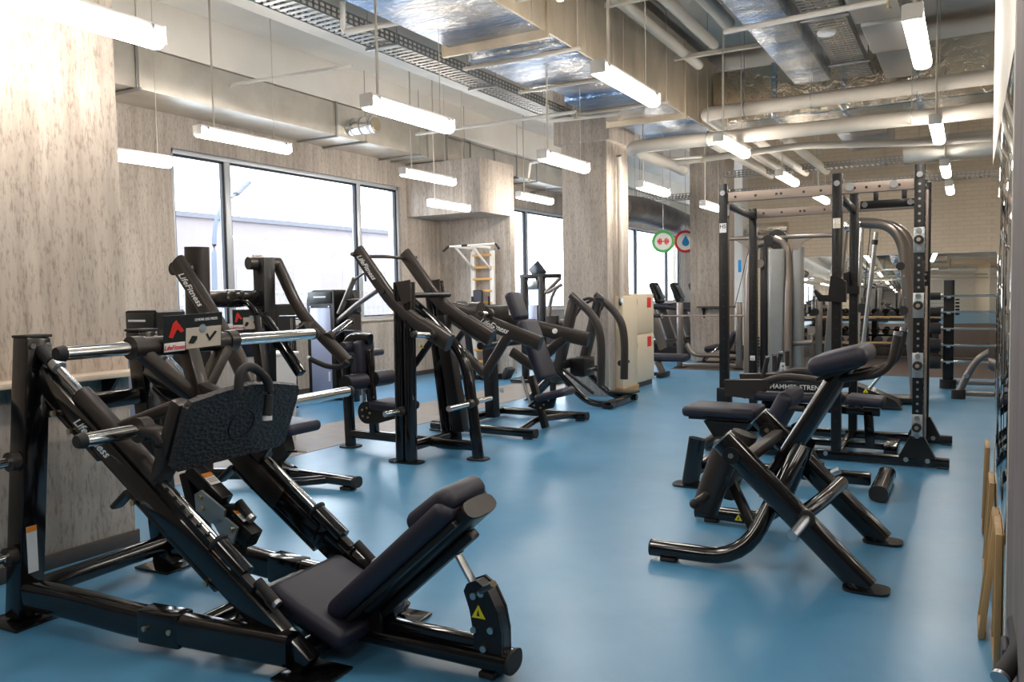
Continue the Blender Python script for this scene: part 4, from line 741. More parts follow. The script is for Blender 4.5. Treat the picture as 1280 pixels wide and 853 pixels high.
a2 = PY(7.35, (596, 398), (676, 430)); a2b = PY(7.35, (636, 408), (606, 470), (590, 452))
D_.p('lever_arm', 'charcoal', B().sw(a2, .09, .155, e=2.8)); D_.p('arm_link', 'charcoal', B().sw([PY(7.35, (638, 415))[0], PY(7.35, (606, 468))[0]], .08, .10, e=3).sw([PY(7.35, (606, 468))[0], PY(7.35, (578, 440))[0]], .08, .10, e=3))
D_.text('lettering', 'LifeFitness', .085, (a2[0].lerp(a2[1], .30)-Yd*.048), a2[1]-a2[0], Zd, 'white', None, .6)
lw = PY(7.15, (546, 383), (600, 420)); D_.p('weight_arm', 'charcoal', B().sw(lw, .11, .13, e=2.6)); hh = PY(7.3, (612, 392))[0]; horn(D_, hh, hh+V((.02, .0, .0))+Yd*-.2, .026, True, 'weight_horn', .05)
a3 = PY(8.5, (566, 386), (736, 425)); D_.p('lever_arm', 'charcoal', B().sw(a3, .09, .17, e=2.8)); D_.p('arm_link', 'charcoal', B().sw([PY(8.5, (706, 422))[0], PY(8.5, (666, 458))[0], PY(8.5, (640, 440))[0]], .09, .12, e=3, fil=.06)); bp_ = PY(8.4, (694, 414))[0]; D_.p('pivot_cap', 'white', B().cyl(bp_, bp_-Yd*.02, .03, 16))
D_.p('pivot_drum', 'charcoal', B().cyl(P(590, 390, y=7.75), P(590, 390, y=7.75)+V((.12, 0, 0)), .11, 28)); D_.p('pivot_block', 'satin_black', B().box(P(612, 394, y=8.1), (.25, .5, .22), bev=.02)); D_.p('pivot_shaft', 'satin_black', B().cyl(P(600, 433, y=7.4), P(600, 433, y=7.4)+V((0, 1.1, 0)), .04))
q0, q1 = P(684, 474, y=7.85), P(658, 400, y=7.85); D_.p('back_pad', 'navy_vinyl', B().pad(q0, q1, .36, .11, Xd, .045)); D_.p('head_rest', 'navy_vinyl', B().pad(P(652, 400, y=7.85), P(640, 366, y=7.85), .26, .11, Xd, .045))
D_.p('pad_post', 'satin_black', B().bar(P(664, 470, y=7.9), P(682, 535, y=7.9), .07, .08, Yd, .01)); D_.p('gas_strut', 'steel', B().cyl(P(652, 470, y=7.85), P(663, 505, y=7.85), .018))
D_.p('seat', 'navy_vinyl', B().pad(P(676, 497, y=7.85), P(712, 489, y=7.85), .34, .085, Zd, .038)); D_.p('seat_bracket', 'satin_black', B().prism(PY(7.8, (660, 508), (672, 498), (696, 496), (692, 510), (675, 514)), (0, .03, 0))); bolts(D_, PY(7.78, (668, 507), (674, 501), (680, 506), (686, 501), (676, 510)), -Yd, .011)
# ================= seated row / leg machine with curved handles =================
E_ = T('plate_loaded_row', 'black plate loaded machine with four curved upright handles before the middle pillar', 'strength machine', (-4.4, 10.0, 0), 'plate loaded machines left of the walkway')
for s, y, dx in ((-1, 9.55, 0), (1, 10.35, 0)):
    pts = [P(690, 458, y=9.55), P(722, 492, y=9.55), P(738, 508, y=9.55), P(768, 510, y=9.55)]; pts = [V((p.x, y, max(p.z, .06))) for p in pts]
    E_.p('base_tube', 'gloss_black', B().sw(pts, .085, fil=.18))
    p0, p1_ = P(718, 375, y=9.6), P(694, 478, y=9.6); E_.p('upright', 'charcoal', B().bar(V((p0.x, y+.05, p0.z)), V((p1_.x, y+.05, p1_.z)), .11, .15, Yd, .015))
    cv = [P(714, 369, y=9.5), P(742, 394, y=9.5), P(752, 420, y=9.5), P(751, 482, y=9.5)]; E_.p('curved_handle', 'charcoal', B().sw([V((p.x, y-.05, p.z)) for p in cv], .105, fil=.3))
    gv = [P(706, 398, y=9.8), P(716, 382, y=9.8), P(736, 372, y=9.8), P(745, 376, y=9.8), P(740, 388, y=9.8)]; E_.p('hand_grip', 'black_rubber', B().sw([V((p.x, y+.25*-s, p.z)) for p in gv], .04, fil=.08))
    E_.p('lever', 'satin_black', B().sw([P(704, 462, y=y), P(742, 492, y=y)], .045)); e0_ = V((pts[-1].x-.06, y, .5)); horn(E_, V((-4.16, y-.0, .52)), V((-4.16+.0, y+.26*s, .52)), .022, True, 'weight_horn', .04)
E_.p('foot_bar', 'gloss_black', B().bar((-4.02, 9.5, .05), (-4.02, 10.45, .05), .12, .09, Zd, .012)); E_.p('cross_tube', 'satin_black', B().bar((-4.7, 9.55, .55), (-4.7, 10.35, .55), .09, .12, Zd, .01)); E_.p('foot_plate', 'satin_black', B().box((-4.1, 10.3, .13), (.35, .3, .03), bev=.005))
E_.p('seat_beam', 'gloss_black', B().sw([P(706, 455, y=9.95), P(672, 490, y=9.95), P(650, 512, y=9.95)], .11, .12, e=3, fil=.05)); E_.p('linkage_block', 'satin_black', B().box(P(728, 458, y=9.95), (.22, .35, .25), bev=.02)); E_.p('seat', 'navy_vinyl', B().pad(P(672, 454, y=9.9), P(696, 455, y=9.9), .4, .09, Zd, .035)); E_.p('seat_bracket', 'satin_black', B().box(P(688, 466, y=9.9), (.22, .1, .14), bev=.02)); E_.p('seat_leg', 'satin_black', B().bar(P(691, 468, y=9.95), V((P(691, 468, y=9.95).x, 9.95, .02)), .07, .07, Yd, .008))
# ================= chest press behind the leg press =================
B_ = T('plate_loaded_chest_press', 'black plate loaded press with two tall frame posts and a placard, behind the leg press', 'strength machine', (-5.0, 4.75, 0), 'plate loaded machines left of the walkway')
n0 = P(246, 309, y=4.35); f0 = P(326, 322, y=5.05)
B_.p('post', 'charcoal', B().sw([V((n0.x-.06, 4.35, .01)), n0], .20, .15, e=2.6, up=Yd)); B_.p('post', 'satin_black', B().bar(V((n0.x-.05, 5.05, .01)), V((n0.x, 5.05, f0.z)), .12, .13, Yd, .012)); B_.p('post_plate', 'tube_grey', B().bar(V((n0.x-.075, 5.04, f0.z-.35)), V((n0.x-.075, 5.04, f0.z+.02)), .10, .015, Xd, .003))
xb = n0.x; B_.p('cross_beam', 'gloss_black', B().bar((xb-.02, 4.4, 1.50), (xb-.02, 5.03, 1.50), .09, .14, Zd, .02)); B_.p('beam_sleeve', 'gloss_black', B().bar((xb-.02, 4.6, 1.50), (xb-.02, 4.8, 1.50), .10, .15, Zd, .02))
for y in (4.42, 4.98): B_.p('brace', 'gloss_black', B().bar((xb, y, 1.38), (xb+.45, y, .86), .07, .08, Yd, .012))
for y in (4.35, 5.05): foot(B_, (xb-.05, y, 0), .28, .2)
B_.p('base_tube', 'gloss_black', B().sw([(xb-.05, 4.35, .10), (xb+.5, 4.72, .08)], .08, .09, e=3).sw([(xb-.05, 5.05, .10), (xb+.5, 4.8, .08)], .08, .09, e=3))
w0, w1 = P(222, 328, y=4.15), P(312, 470, y=4.15)
ar = B_.p('lever_arm', 'charcoal', B().sw([w0, w0.lerp(w1, .8), w1+V((0.02, 0, -.12))], .08, .15, e=2.6, fil=.1)); B_.p('arm_end', 'black_rubber', B().sw([w0, w0-(w1-w0).normalized()*.008], .078, .146, e=2.6), ar)
B_.text('lettering', 'LifeFitness', .078, w0.lerp(w1, .24)-Yd*.042, w1-w0, Zd, 'white', ar, .6); B_.p('arm_pivot', 'charcoal', B().cyl(V((n0.x, 4.12, w0.z-.05)), V((n0.x, 4.35, w0.z-.05)), .05), ar)
v0 = PY(5.2, (347, 330), (376, 393), (436, 454)); va = B_.p('lever_arm', 'charcoal', B().sw(v0, .09, .105, e=2.3, fil=.18)); B_.p('arm_pivot', 'charcoal', B().cyl(V((v0[0].x, 5.22, v0[0].z)), V((v0[0].x-.06, 4.92, v0[0].z)), .055), va)
hp = PY(5.15, (434, 452), (428, 459), (410, 459), (394, 452), (388, 449)); B_.p('hand_grip', 'black_rubber', B().sw(hp, .045, fil=.08), va); B_.p('grip_end', 'white', B().cyl(hp[-1], hp[-1]+(hp[-1]-hp[-2]).normalized()*.03, .02), va)
hh = PY(5.2, (411, 422))[0]; horn(B_, hh, PY(5.55, (438, 402))[0], .028, True, 'weight_horn', .05); B_.p('stop_arm', 'satin_black', B().sw(PY(5.05, (345, 432), (376, 414), (384, 408)), .06, .07, e=3)); B_.p('pivot_block', 'charcoal', B().box(P(384, 412, y=5.15), (.13, .1, .13), bev=.025))
B_.p('top_handle', 'gloss_black', B().sw([(xb+.0, 4.78, 1.46), (xb+.12, 4.74, 1.47), (xb+.22, 4.73, 1.36)], .05, fil=.08)); B_.p('hand_grip', 'black_rubber', B().sw([(xb+.22, 4.73, 1.36), (xb+.24, 4.73, 1.22)], .05))
placard(B_, P(309, 400, y=4.72), (V((.75, .66, 0))), Zd, .23, .17, '')
B_.p('back_pad', 'navy_vinyl', B().pad(P(316, 446, y=4.85), P(315, 405, y=4.85), .36, .11, Xd, .05)); B_.p('pad_post', 'satin_black', B().bar((xb+.35, 4.75, .1), (xb+.2, 4.75, 1.25), .09, .08, Yd, .01)); se = B_.p('seat', 'navy_vinyl', B().pad((-5.0, 4.75, .475), (-4.58, 4.75, .46), .36, .09, Zd, .04))
B_.p('seat_bracket', 'satin_black', B().prism([(-5.05, 4.7, .42), (-4.75, 4.7, .40), (-4.72, 4.7, .28), (-4.85, 4.7, .16), (-5.05, 4.7, .2)], (0, .1, 0))); B_.p('seat_lever', 'satin_black', B().cyl((-4.8, 4.7, .26), (-4.58, 4.66, .29), .009)); B_.p('lever_tip', 'shelf_wood', B().bar((-4.60, 4.66, .29), (-4.52, 4.66, .29), .02, .02, Zd, .004))
B_.p('base_spine', 'gloss_black', B().sw([(xb+.4, 4.76, .08), (-4.12, 4.78, .065)], .10, .08, e=2.6)); B_.p('end_cap', 'black_rubber', B().sw([(-4.125, 4.78, .065), (-4.10, 4.78, .065)], .11, .088, e=2.6).box((-4.2, 4.78, .012), (.1, .09, .024))); B_.p('base_branch', 'gloss_black', B().sw([(-4.85, 4.4, .05), (-4.55, 4.6, .06), (-4.4, 4.75, .065)], .07, fil=.1)); B_.p('spine_plate', 'steel', B().box((-4.55, 4.78, .108), (.25, .03, .006), bev=.001))
# ================= selectorised machines by the windows =================
def stack_tower(label, x0, x1, y, h, depth=.32, name='weight_stack_machine'):
    t = T(name, label, 'weight machine', ((x0+x1)/2, y, 0), 'selectorised weight machines by the windows'); w = x1-x0; xc = (x0+x1)/2; f = y-depth/2
    sh = [V((x0, y, .04)), V((x1, y, .04)), V((x1, y, h-.02)), V((x1-.02, y, h)), V((x0+.14, y, h)), V((x0+.05, y, h-.04)), V((x0, y, h-.14))]
    t.p('shroud', 'satin_black', B().prism(sh, (0, depth, 0))); t.p('front_panel', 'pale_panel', B().box((xc, f-.004, (h-.28)/2+.06), (w*.74, .012, h-.36), bev=.004)); t.p('header', 'dark_print', B().box((xc, f-.005, h-.11), (w*.86, .014, .17), bev=.01))
    t.p('header_print', 'white', B().box((xc, f-.013, h-.10), (w*.45, .002, .02), bev=0)); t.p('sticker', 'white', B().box((xc+w*.28, f-.011, .35), (.035, .002, .14), bev=0)); t.p('base_frame', 'gloss_black', B().bar((xc, y+.25, .05), (xc, y-.75, .05), .08, .08, Zd, .01))
    bolts(t, [(x0+w*.16, f-.01, h-.24), (x1-w*.16, f-.01, h-.24)], -Yd, .012, 'steel'); return t
s1 = stack_tower('dark weight stack machine between the near left pillar and the leg press', -7.38, -6.80, 5.25, 1.40)
s1.p('pulley_cover', 'satin_black', B().sw([(-6.86, 5.0, 1.16), (-6.62, 5.0, 1.18)], .1, .09, e=3)); bolts(s1, [(-6.8, 4.95, 1.17), (-6.66, 4.95, 1.18)], -Yd, .018, 'steel')
s2 = stack_tower('slim weight stack tower with a pale blue front, under the large window', -8.45, -7.93, 9.0, 1.60)
s2.p('side_cover', 'charcoal', B().sw([(-7.82, 9.1, .05), (-7.82, 9.1, 1.3), (-7.88, 9.1, 1.56)], .14, .3, e=4, fil=.1))
q = PY(8.9, (424, 392), (443, 348)); s2.p('press_arm', 'tube_grey', B().sw(q, .09, .06, e=3)); s2.p('press_arm', 'tube_grey', B().sw(PY(8.9, (421, 402), (447, 380), (476, 360)), .06, .07, e=3, fil=.1)); s2.p('press_arm', 'charcoal', B().sw(PY(8.9, (430, 375), (452, 375)), .04)); s2.p('arm_bar', 'satin_black', B().sw(PY(8.9, (440, 352), (456, 341), (457, 352)), .03, fil=.04)); s2.p('seat_rail', 'satin_black', B().sw(PY(8.8, (417, 414), (446, 414), (455, 420), (457, 432)), .05, fil=.1)); s2.p('seat', 'navy_vinyl', B().pad(PY(8.6, (440, 443))[0], PY(8.6, (470, 441))[0], .4, .09)); s2.p('base_foot', 'gloss_black', B().bar(P(428, 487, z=.05), P(468, 490, z=.05), .07, .08, Zd, .01)); s2.p('seat_post', 'satin_black', B().bar((-7.45, 8.7, .03), (-7.45, 8.7, .75), .08, .08, Yd, .01))
s3 = stack_tower('weight stack machine with a small tilted display beside the slim tower', -8.2, -7.72, 7.7, 1.42)
c_ = P(364, 396, y=7.3); s3.p('display', 'screen', B().bar(c_-Xd*.14, c_+Xd*.14, .03, .15, Yd, .01)); s3.p('display_stem', 'chrome', B().cyl(c_, c_-Zd*.4, .012))
# light grey storage box
c0 = P(333, 468, y=5.9); tb_ = T('storage_box', 'pale grey plastic storage box with a folded flap, behind the leg press', 'box', (c0.x, 5.9, 0))
tb_.p('body', 'tote', B().prism([V((c0.x+a, 5.9, z)) for a, z in ((-.26, .02), (.17, .02), (.22, .93), (-.30, .93))], (0, .42, 0)).box((c0.x-.04, 5.9, .935), (.56, .46, .03), bev=.01)); tb_.p('flap', 'tote', B().prism([V((c0.x-.10, 5.67, .60)), V((c0.x+.17, 5.67, .62)), V((c0.x+.19, 5.67, .84)), V((c0.x-.05, 5.67, .80))], (0, .02, 0)))
c0 = P(305, 460, y=6.3); bk_ = T('water_bottle', 'blue plastic bottle on the floor stand behind the leg press', 'bottle', V((c0.x, 6.3, 0))) if 0 else None
# cable column in front of window 2
cc = T('cable_column_machine', 'black twin column cable machine with a display on top, left of the middle pillar', 'cable machine', (-6.5, 12, 0)); y = 12.0
def X(px, py=400, yy=y): return P(px, py, y=yy)
zt = X(657, 346).z
for px in (656, 678): x = X(px).x; cc.p('column', 'satin_black', B().bar((x, y, .02), (x, y, zt), .10, .10, Yd, .008))
cc.p('top_beam', 'satin_black', B().bar((X(652).x, y, zt), (X(700).x, y+.05, zt+.0), .10, .07, Zd, .008)); cc.p('display', 'screen', B().bar(X(666, 343)-Zd*.02, X(678, 333), .26, .03, Yd, .008)); cc.p('pulley_block', 'steel', B().box(X(668, 356), (.2, .15, .16), bev=.03))
for q in (((680, 368), (700, 348)), ((684, 366), (702, 356)), ((676, 372), (672, 398))): cc.p('arm', 'tube_grey', B().sw([X(*q[0]), X(*q[1])], .07, .06, e=3))
cc.p('arm', 'tube_grey', B().sw([X(694, 362), X(688, 375), X(687, 400)], .06, fil=.1)); cc.p('weight_stack', 'pale_panel', B().box((X(668).x, y+.0, .75), (.16, .12, 1.1), bev=.005)); cc.p('handle', 'black_rubber', B().sw([X(673, 395), X(674, 408), X(680, 415)], .03, fil=.03)); cc.p('shroud', 'charcoal', B().sw([X(692, 430), X(690, 395)], .22, .2, e=3)); cc.p('base_foot', 'gloss_black', B().bar((X(645).x, y, .04), (X(702).x, y, .04), .5, .07, Zd, .02)); cc.p('foot_peg', 'satin_black', B().sw([X(662, 455, 11.6), X(692, 452, 11.6)], .06)); cc.p('cross_rail', 'charcoal', B().sw([X(700, 404), X(712, 404), X(718, 409)], .12, fil=.05))
# small black bench end near the window pier
lb = T('floor_bench', 'low black bench frame with an upturned foot, below the wall bars', 'bench', P(620, 470, z=0)); g_ = P(600, 472, z=.06); g2 = P(632, 470, z=.06)
lb.p('frame_beam', 'satin_black', B().bar(g_, g2, .12, .1, Zd, .02)); lb.p('foot', 'black_rubber', B().bar(g2-Zd*.04, g2+V((.1, 0, .14)), .25, .1, Xd, .02)); lb.p('leg', 'satin_black', B().bar(g_, g_+V((-.5, -.1, -.0)), .1, .08, Zd, .01)); lb.p('back_pad', 'navy_vinyl', B().pad(P(584, 392, y=g_.y-.5), P(574, 378, y=g_.y-.5), .3, .12, Xd, .05)); lb.p('pad_post', 'satin_black', B().bar(P(582, 395, y=g_.y-.4), V((P(582, 395, y=g_.y-.4).x, g_.y-.2, .05)), .09, .09, Yd, .01)); lb.p('base_bar', 'gloss_black', B().bar(V((P(582, 395, y=g_.y-.4).x, g_.y-.2, .05)), g_+V((-.4, -.05, 0)), .09, .07, Zd, .01))
# wall bars with pull-up bar and dip station
wb = T('wall_bars', 'wooden rung wall bars with white side rails on the pier between the windows', 'wall bars', (-8, 13.0, 0)); y = 12.98
xl, xr = P(592, 360, y=y).x, P(616, 360, y=y).x; zt = P(600, 314, y=y).z
for x in (xl, xr): wb.p('side_rail', 'white_paint', B().bar((x, y, .02), (x, y, zt), .05, .09, Xd, .004))
z = P(605, 318, y=y).z-.02
while z > .2: wb.p('rung', 'ladder_wood', B().sw([(xl, y-.01, z), (xr, y-.01, z)], .045, .05, e=2.6)); z -= .222
pu_ = T('pull_up_bar', 'white pull-up bar with black grips mounted on top of the wall bars', 'pull-up bar', (-7.9, 12.7, 2.2)); u0, u1 = P(609, 313, y=12.5), P(634, 315, y=12.5)
for x in (xl+.04, xr-.02): pu_.p('arm', 'white_paint', B().bar((x, y-.03, 2.36), (x, 12.3, 2.36), .04, .04, Zd, .004)); pu_.p('brace', 'white_paint', B().bar((x, y-.03, 1.95), (x, 12.35, 2.34), .035, .035, Xd, .004)); pu_.p('hook', 'steel', B().box((x, y-.04, 2.34), (.06, .03, .06)))
pu_.p('bar', 'white_paint', B().sw([(xl-.1, 12.3, 2.37), (xr+.5, 12.3, 2.38)], .035))
for a, b_ in (((xl-.16, 12.22, 2.28), (xl-.08, 12.3, 2.38)), ((xr+.58, 12.24, 2.29), (xr+.48, 12.3, 2.38)), ((xl+.2, 12.3, 2.375), (xl+.32, 12.3, 2.375))): pu_.p('grip', 'black_rubber', B().cyl(a, b_, .022))
dp = T('dip_station', 'white framed dip station with black handles hung low on the wall bars', 'dip station', (-7.8, 12.7, 1.2)); zz = P(620, 383, y=12.5).z
for k, x in enumerate((xl+.05, xr-.02)): dp.p('arm', 'white_paint', B().bar((x, y-.04, zz-.4), (x+.25, 12.45, zz-.02), .04, .04, Xd, .004)); dp.p('arm_rest', 'navy_vinyl', B().pad((x-.0+.1, 12.85, zz), (x+.25, 12.45, zz), .12, .06)); dp.p('handle', 'black_rubber', B().cyl((x+.25, 12.45, zz), (x+.25, 12.45, zz+.18), .02)); dp.p('hook', 'steel', B().box((x, y-.05, zz-.4), (.06, .03, .08)))
dp.p('back_pad', 'navy_vinyl', B().pad((xl+.16, y-.1, zz-.1), (xl+.16, y-.1, zz+.3), .2, .06, Yd)); dp.p('cross_bar', 'black_rubber', B().cyl((xr+.25, 12.45, zz+.01), (xr+.62, 12.42, zz), .02))
# treadmills
def treadmill(y, x0, label):
    t = T('treadmill', label, 'treadmill', (x0+.9, y, 0), 'treadmills facing the far window'); 
    t.p('deck', 'satin_black', B().prism([(x0+.35, y, .02), (x0+2.1, y, .02), (x0+2.1, y, .16), (x0+.35, y, .26)], (0, .82, 0))); t.p('belt', 'black_rubber', B().bar((x0+.5, y, .255), (x0+2.08, y, .172), .55, .01, Zd, .002)); t.p('side_step', 'navy_vinyl', B().bar((x0+.45, y-.34, .27), (x0+2.1, y-.34, .18), .13, .04, Zd, .01).bar((x0+.45, y+.34, .27), (x0+2.1, y+.34, .18), .13, .04, Zd, .01))
    t.p('motor_hood', 'satin_black', B().pad((x0-.1, y, .25), (x0+.6, y, .22), .8, .34, Zd, .1))
    for s in (-1, 1):
        t.p('upright', 'tube_grey', B().bar((x0+.35, y+.38*s, .2), (x0+.02, y+.38*s, 1.18), .07, .22, Xd, .03)); t.p('handrail', 'navy_vinyl', B().sw([(x0-.05, y+.38*s, 1.12), (x0+.1, y+.38*s, 1.17), (x0+.95, y+.38*s, 1.08)], .09, .1, fil=.1))
    t.p('dashboard', 'navy_vinyl', B().pad((x0-.12, y, 1.12), (x0+.22, y, 1.16), .84, .12, Zd, .05)); sc = t.p('console', 'satin_black', B().pad((x0+.16, y, 1.22), (x0-.02, y, 1.68), .42, .12, Xd, .05)); t.p('screen', 'screen', B().bar((x0+.215, y, 1.33), (x0+.075, y, 1.62), .32, .01, Xd, .003), sc)
treadmill(17.6, -6.25, 'treadmill nearest the cream hose cabinet with a tall console'); treadmill(18.9, -6.2, 'second treadmill, just behind the first one'); treadmill(20.2, -6.15, 'third treadmill partly hidden by the far pillar')
# olympic bench with barbell beyond the cabinet
ob = T('barbell_bench', 'upright post barbell stand and flat bench near the far pillar', 'bench', (-4.2, 14.6, 0)); y = 15.3
for px in (850, 924): x = P(px, 420, y=y).x; ob.p('post', 'tube_grey', B().bar((x, y, .02), (x, y, P(px, 378, y=y).z), .10, .12, Yd, .012)); foot(ob, (x, y, 0), .2, .35, m='satin_black')
ob.p('cross_bar', 'tube_grey', B().sw([P(858, 430, y=y), P(866, 444, y=y), P(885, 444, y=y), P(920, 446, y=y)], .09, fil=.15)); ob.p('base_bar', 'tube_grey', B().bar((P(850, 420, y=y).x, y, .06), (P(924, 420, y=y).x, y, .06), .08, .08, Zd, .01))
bb = T('barbell', 'long steel barbell resting on the bench posts before the far pillar', 'barbell', P(870, 396, y=15.2)); b0, b1 = P(806, 395, y=15.2), P(935, 395, y=15.2); b1.z = b0.z
bb.p('shaft', 'rack_bar', B().cyl(b0, b1, .015)); bb.p('sleeve', 'satin_black', B().cyl(b0, b0.lerp(b1, .17), .04)); bb.p('collar', 'steel', B().cyl(b0.lerp(b1, .17), b0.lerp(b1, .18), .05))
fbn = T('flat_bench', 'flat dark bench on a black T foot right of the cream cabinet', 'bench', (-4.5, 13.5, 0)); y = 13.5
x0, x1 = P(800, 447, y=y).x-.3, P(859, 447, y=y).x; z = P(830, 447, y=y).z
fbn.p('pad', 'navy_vinyl', B().pad((x0, y, z), (x1, y, z), .30, .13, Zd, .05)); fbn.p('leg', 'tube_grey', B().bar(P(822, 452, y=y), V((P(829, 465, y=y).x, y, .05)), .09, .10, Yd, .01)); fbn.p('t_foot', 'satin_black', B().bar(V((P(829, 465, y=y).x, y-.25, .045)), V((P(829, 465, y=y).x, y+.25, .045)), .09, .08, Zd, .015)); fbn.p('spine', 'satin_black', B().bar((x0, y, .05), V((P(829, 465, y=y).x, y, .05)), .07, .06, Zd, .01)); fbn.p('curved_leg', 'tube_grey', B().sw([V((x0+.1, y+.02, .9)), V((x0+.38, y+.02, .75)), V((x0+.45, y+.02, z))], .08, fil=.1))
ib = T('incline_bench', 'adjustable incline bench with steel adjusters in front of the far pillar', 'bench', P(895, 455, y=15.9)); ib.loc = V((ib.loc.x, 15.9, 0)); ib.o.location = ib.loc; y = 15.9
ib.p('seat', 'navy_vinyl', B().pad(P(882, 437, y=y), P(902, 433, y=y), .3, .12, Zd, .05)); ib.p('back_pad', 'navy_vinyl', B().pad(P(903, 448, y=y), P(919, 415, y=y), .3, .1, Xd, .04)); ib.p('adjuster', 'chrome', B().bar(P(882, 450, y=y-.1), P(898, 434, y=y-.1), .03, .1, Yd, .01)); ib.p('leg', 'satin_black', B().bar(P(886, 440, y=y), V((P(878, 455, y=y).x, y, .03)), .07, .08, Yd, .01)); ib.p('leg', 'satin_black', B().bar(P(908, 440, y=y), V((P(912, 455, y=y).x, y, .03)), .07, .08, Yd, .01)); ib.p('base_bar', 'satin_black', B().bar(V((P(872, 455, y=y).x, y, .05)), V((P(918, 455, y=y).x, y, .05)), .08, .07, Zd, .01))
# cable machine with grey shrouds
cm = T('cable_machine', 'grey cable machine with curved tubes and tall weight shroud behind the power rack', 'cable machine', (-2.8, 13.6, 0)); y = 13.6
def Q(px, py, yy=None): return P(px, py, y=yy or y)
x0, x1 = Q(961, 400).x, Q(982, 400).x; zt = Q(970, 312).z
cm.p('weight_shroud', 'grey_shroud', B().sw([((x0+x1)/2, y, .12), ((x0+x1)/2, y, zt)], x1-x0, .25, e=5, up=Yd)); xx = Q(996, 400).x; cm.p('weight_shroud', 'grey_shroud', B().sw([(xx, y+.1, .12), (xx, y+.1, zt+.02)], .18, .25, e=4, up=Yd))
for a, b_, c_, d_ in (((938, 470), (936, 330), (944, 306), (956, 303)), ((987, 470), (986, 330), (982, 304), (968, 298))): cm.p('curved_tube', 'tube_grey', B().sw([V((Q(*a).x, y-.2, .03)), Q(*b_), Q(*c_), Q(*d_)], .13, .12, fil=.25, e=2.4))
cm.p('frame_post', 'satin_black', B().bar((Q(955, 400).x, y, .03), (Q(955, 400).x, y, zt+.05), .10, .12, Yd, .01)); cm.p('pulley_head', 'satin_black', B().cyl(Q(960, 302)-Yd*.05, Q(960, 302)+Yd*.05, .10, 24)); cm.p('pulley', 'tube_grey', B().cyl(Q(952, 330)-Yd*.15, Q(952, 330)-Yd*.1, .07, 18)); cm.p('pulley_cover', 'satin_black', B().cyl(Q(972, 300)-Yd*.03, Q(972, 300)+Yd*.03, .16, 24)); cm.p('cable', 'satin_black', B().cyl(Q(936, 312), Q(918, 385, y+.3), .006, 6))
cm.p('top_beam', 'tube_grey', B().sw([Q(905, 299), Q(1050, 294)], .07, e=3)); cm.p('gusset', 'tube_grey', B().prism([Q(989, 300), Q(1016, 298), Q(1004, 303), Q(998, 313), Q(990, 313)], (0, .05, 0))); cm.p('gusset', 'tube_grey', B().prism([Q(918, 300), Q(940, 300), Q(938, 316), Q(932, 308)], (0, .05, 0)))
cm.p('blue_sticker', 'blue', B().box(Q(926, 333)-Yd*.07, (.05, .01, .2), bev=0)); cm.p('side_bar', 'tube_grey', B().sw([Q(987, 430), Q(1016, 428)], .09)); cm.p('foot_frame', 'satin_black', B().bar((Q(930, 400).x, y, .05), (Q(1010, 400).x, y, .05), .5, .09, Zd, .02)); cm.p('foot_plate', 'satin_black', B().box((Q(945, 400).x, y-.4, .04), (.3, .4, .06), bev=.01)); q = B()
for k in range(10): q.box((Q(953, 400).x-.07, y-.09, .25+.05*k), (.08, .06, .035), bev=.003)
cm.p('weight_plates', 'dark_print', q)
sp_ = T('squat_stand', 'grey stand with a low angled leg right of the cable machine', 'stand', (-1.9, 14.2, 0)); y = 14.2
sp_.p('post', 'tube_grey', B().bar(V((P(1023, 440, y=y).x, y, .03)), P(1024, 374, y=y), .10, .10, Yd, .01)); sp_.p('angled_leg', 'tube_grey', B().bar(V((P(1018, 440, y=y).x, y, .03)), P(1013, 418, y=y), .08, .08, Yd, .01)); sp_.p('bar_rest', 'black_rubber', B().cyl(P(1020, 390, y=y)-Yd*.1, P(1020, 390, y=y)+Yd*.1, .06)); sp_.p('base_bar', 'tube_grey', B().bar(V((P(1005, 440, y=y).x, y, .04)), V((P(1040, 440, y=y).x, y, .04)), .4, .07, Zd, .01))
# arch cable trainer
at_ = T('arch_cable_trainer', 'grey arched tube trainer with long levers framed by the power rack', 'cable machine', (-1.0, 11.4, 0)); y = 11.4
for dy in (0, .32):
    pts = [Q(1062, 278, y), Q(1108, 279, y), Q(1128, 300, y), Q(1134, 360, y), Q(1143, 470, y)]; pts = [V((p.x+dy*.22, y+dy, p.z)) for p in pts]; pts.append(V((pts[-1].x+.02, y+dy, .03))); at_.p('arch_tube', 'tube_grey', B().sw(pts, .125, fil=.22, n=22))
bolts(at_, [Q(1126, 333, y)-Yd*.06, Q(1130, 388, y)-Yd*.06], -Yd, .055, 'black_rubber'); at_.p('knob_row', 'steel', B().cyl(Q(1130, 345, y)-Yd*.06, Q(1130, 345, y)-Yd*.075, .014).cyl(Q(1132, 372, y)-Yd*.06, Q(1132, 372, y)-Yd*.075, .014).cyl(Q(1133, 405, y)-Yd*.06, Q(1133, 405, y)-Yd*.075, .014))
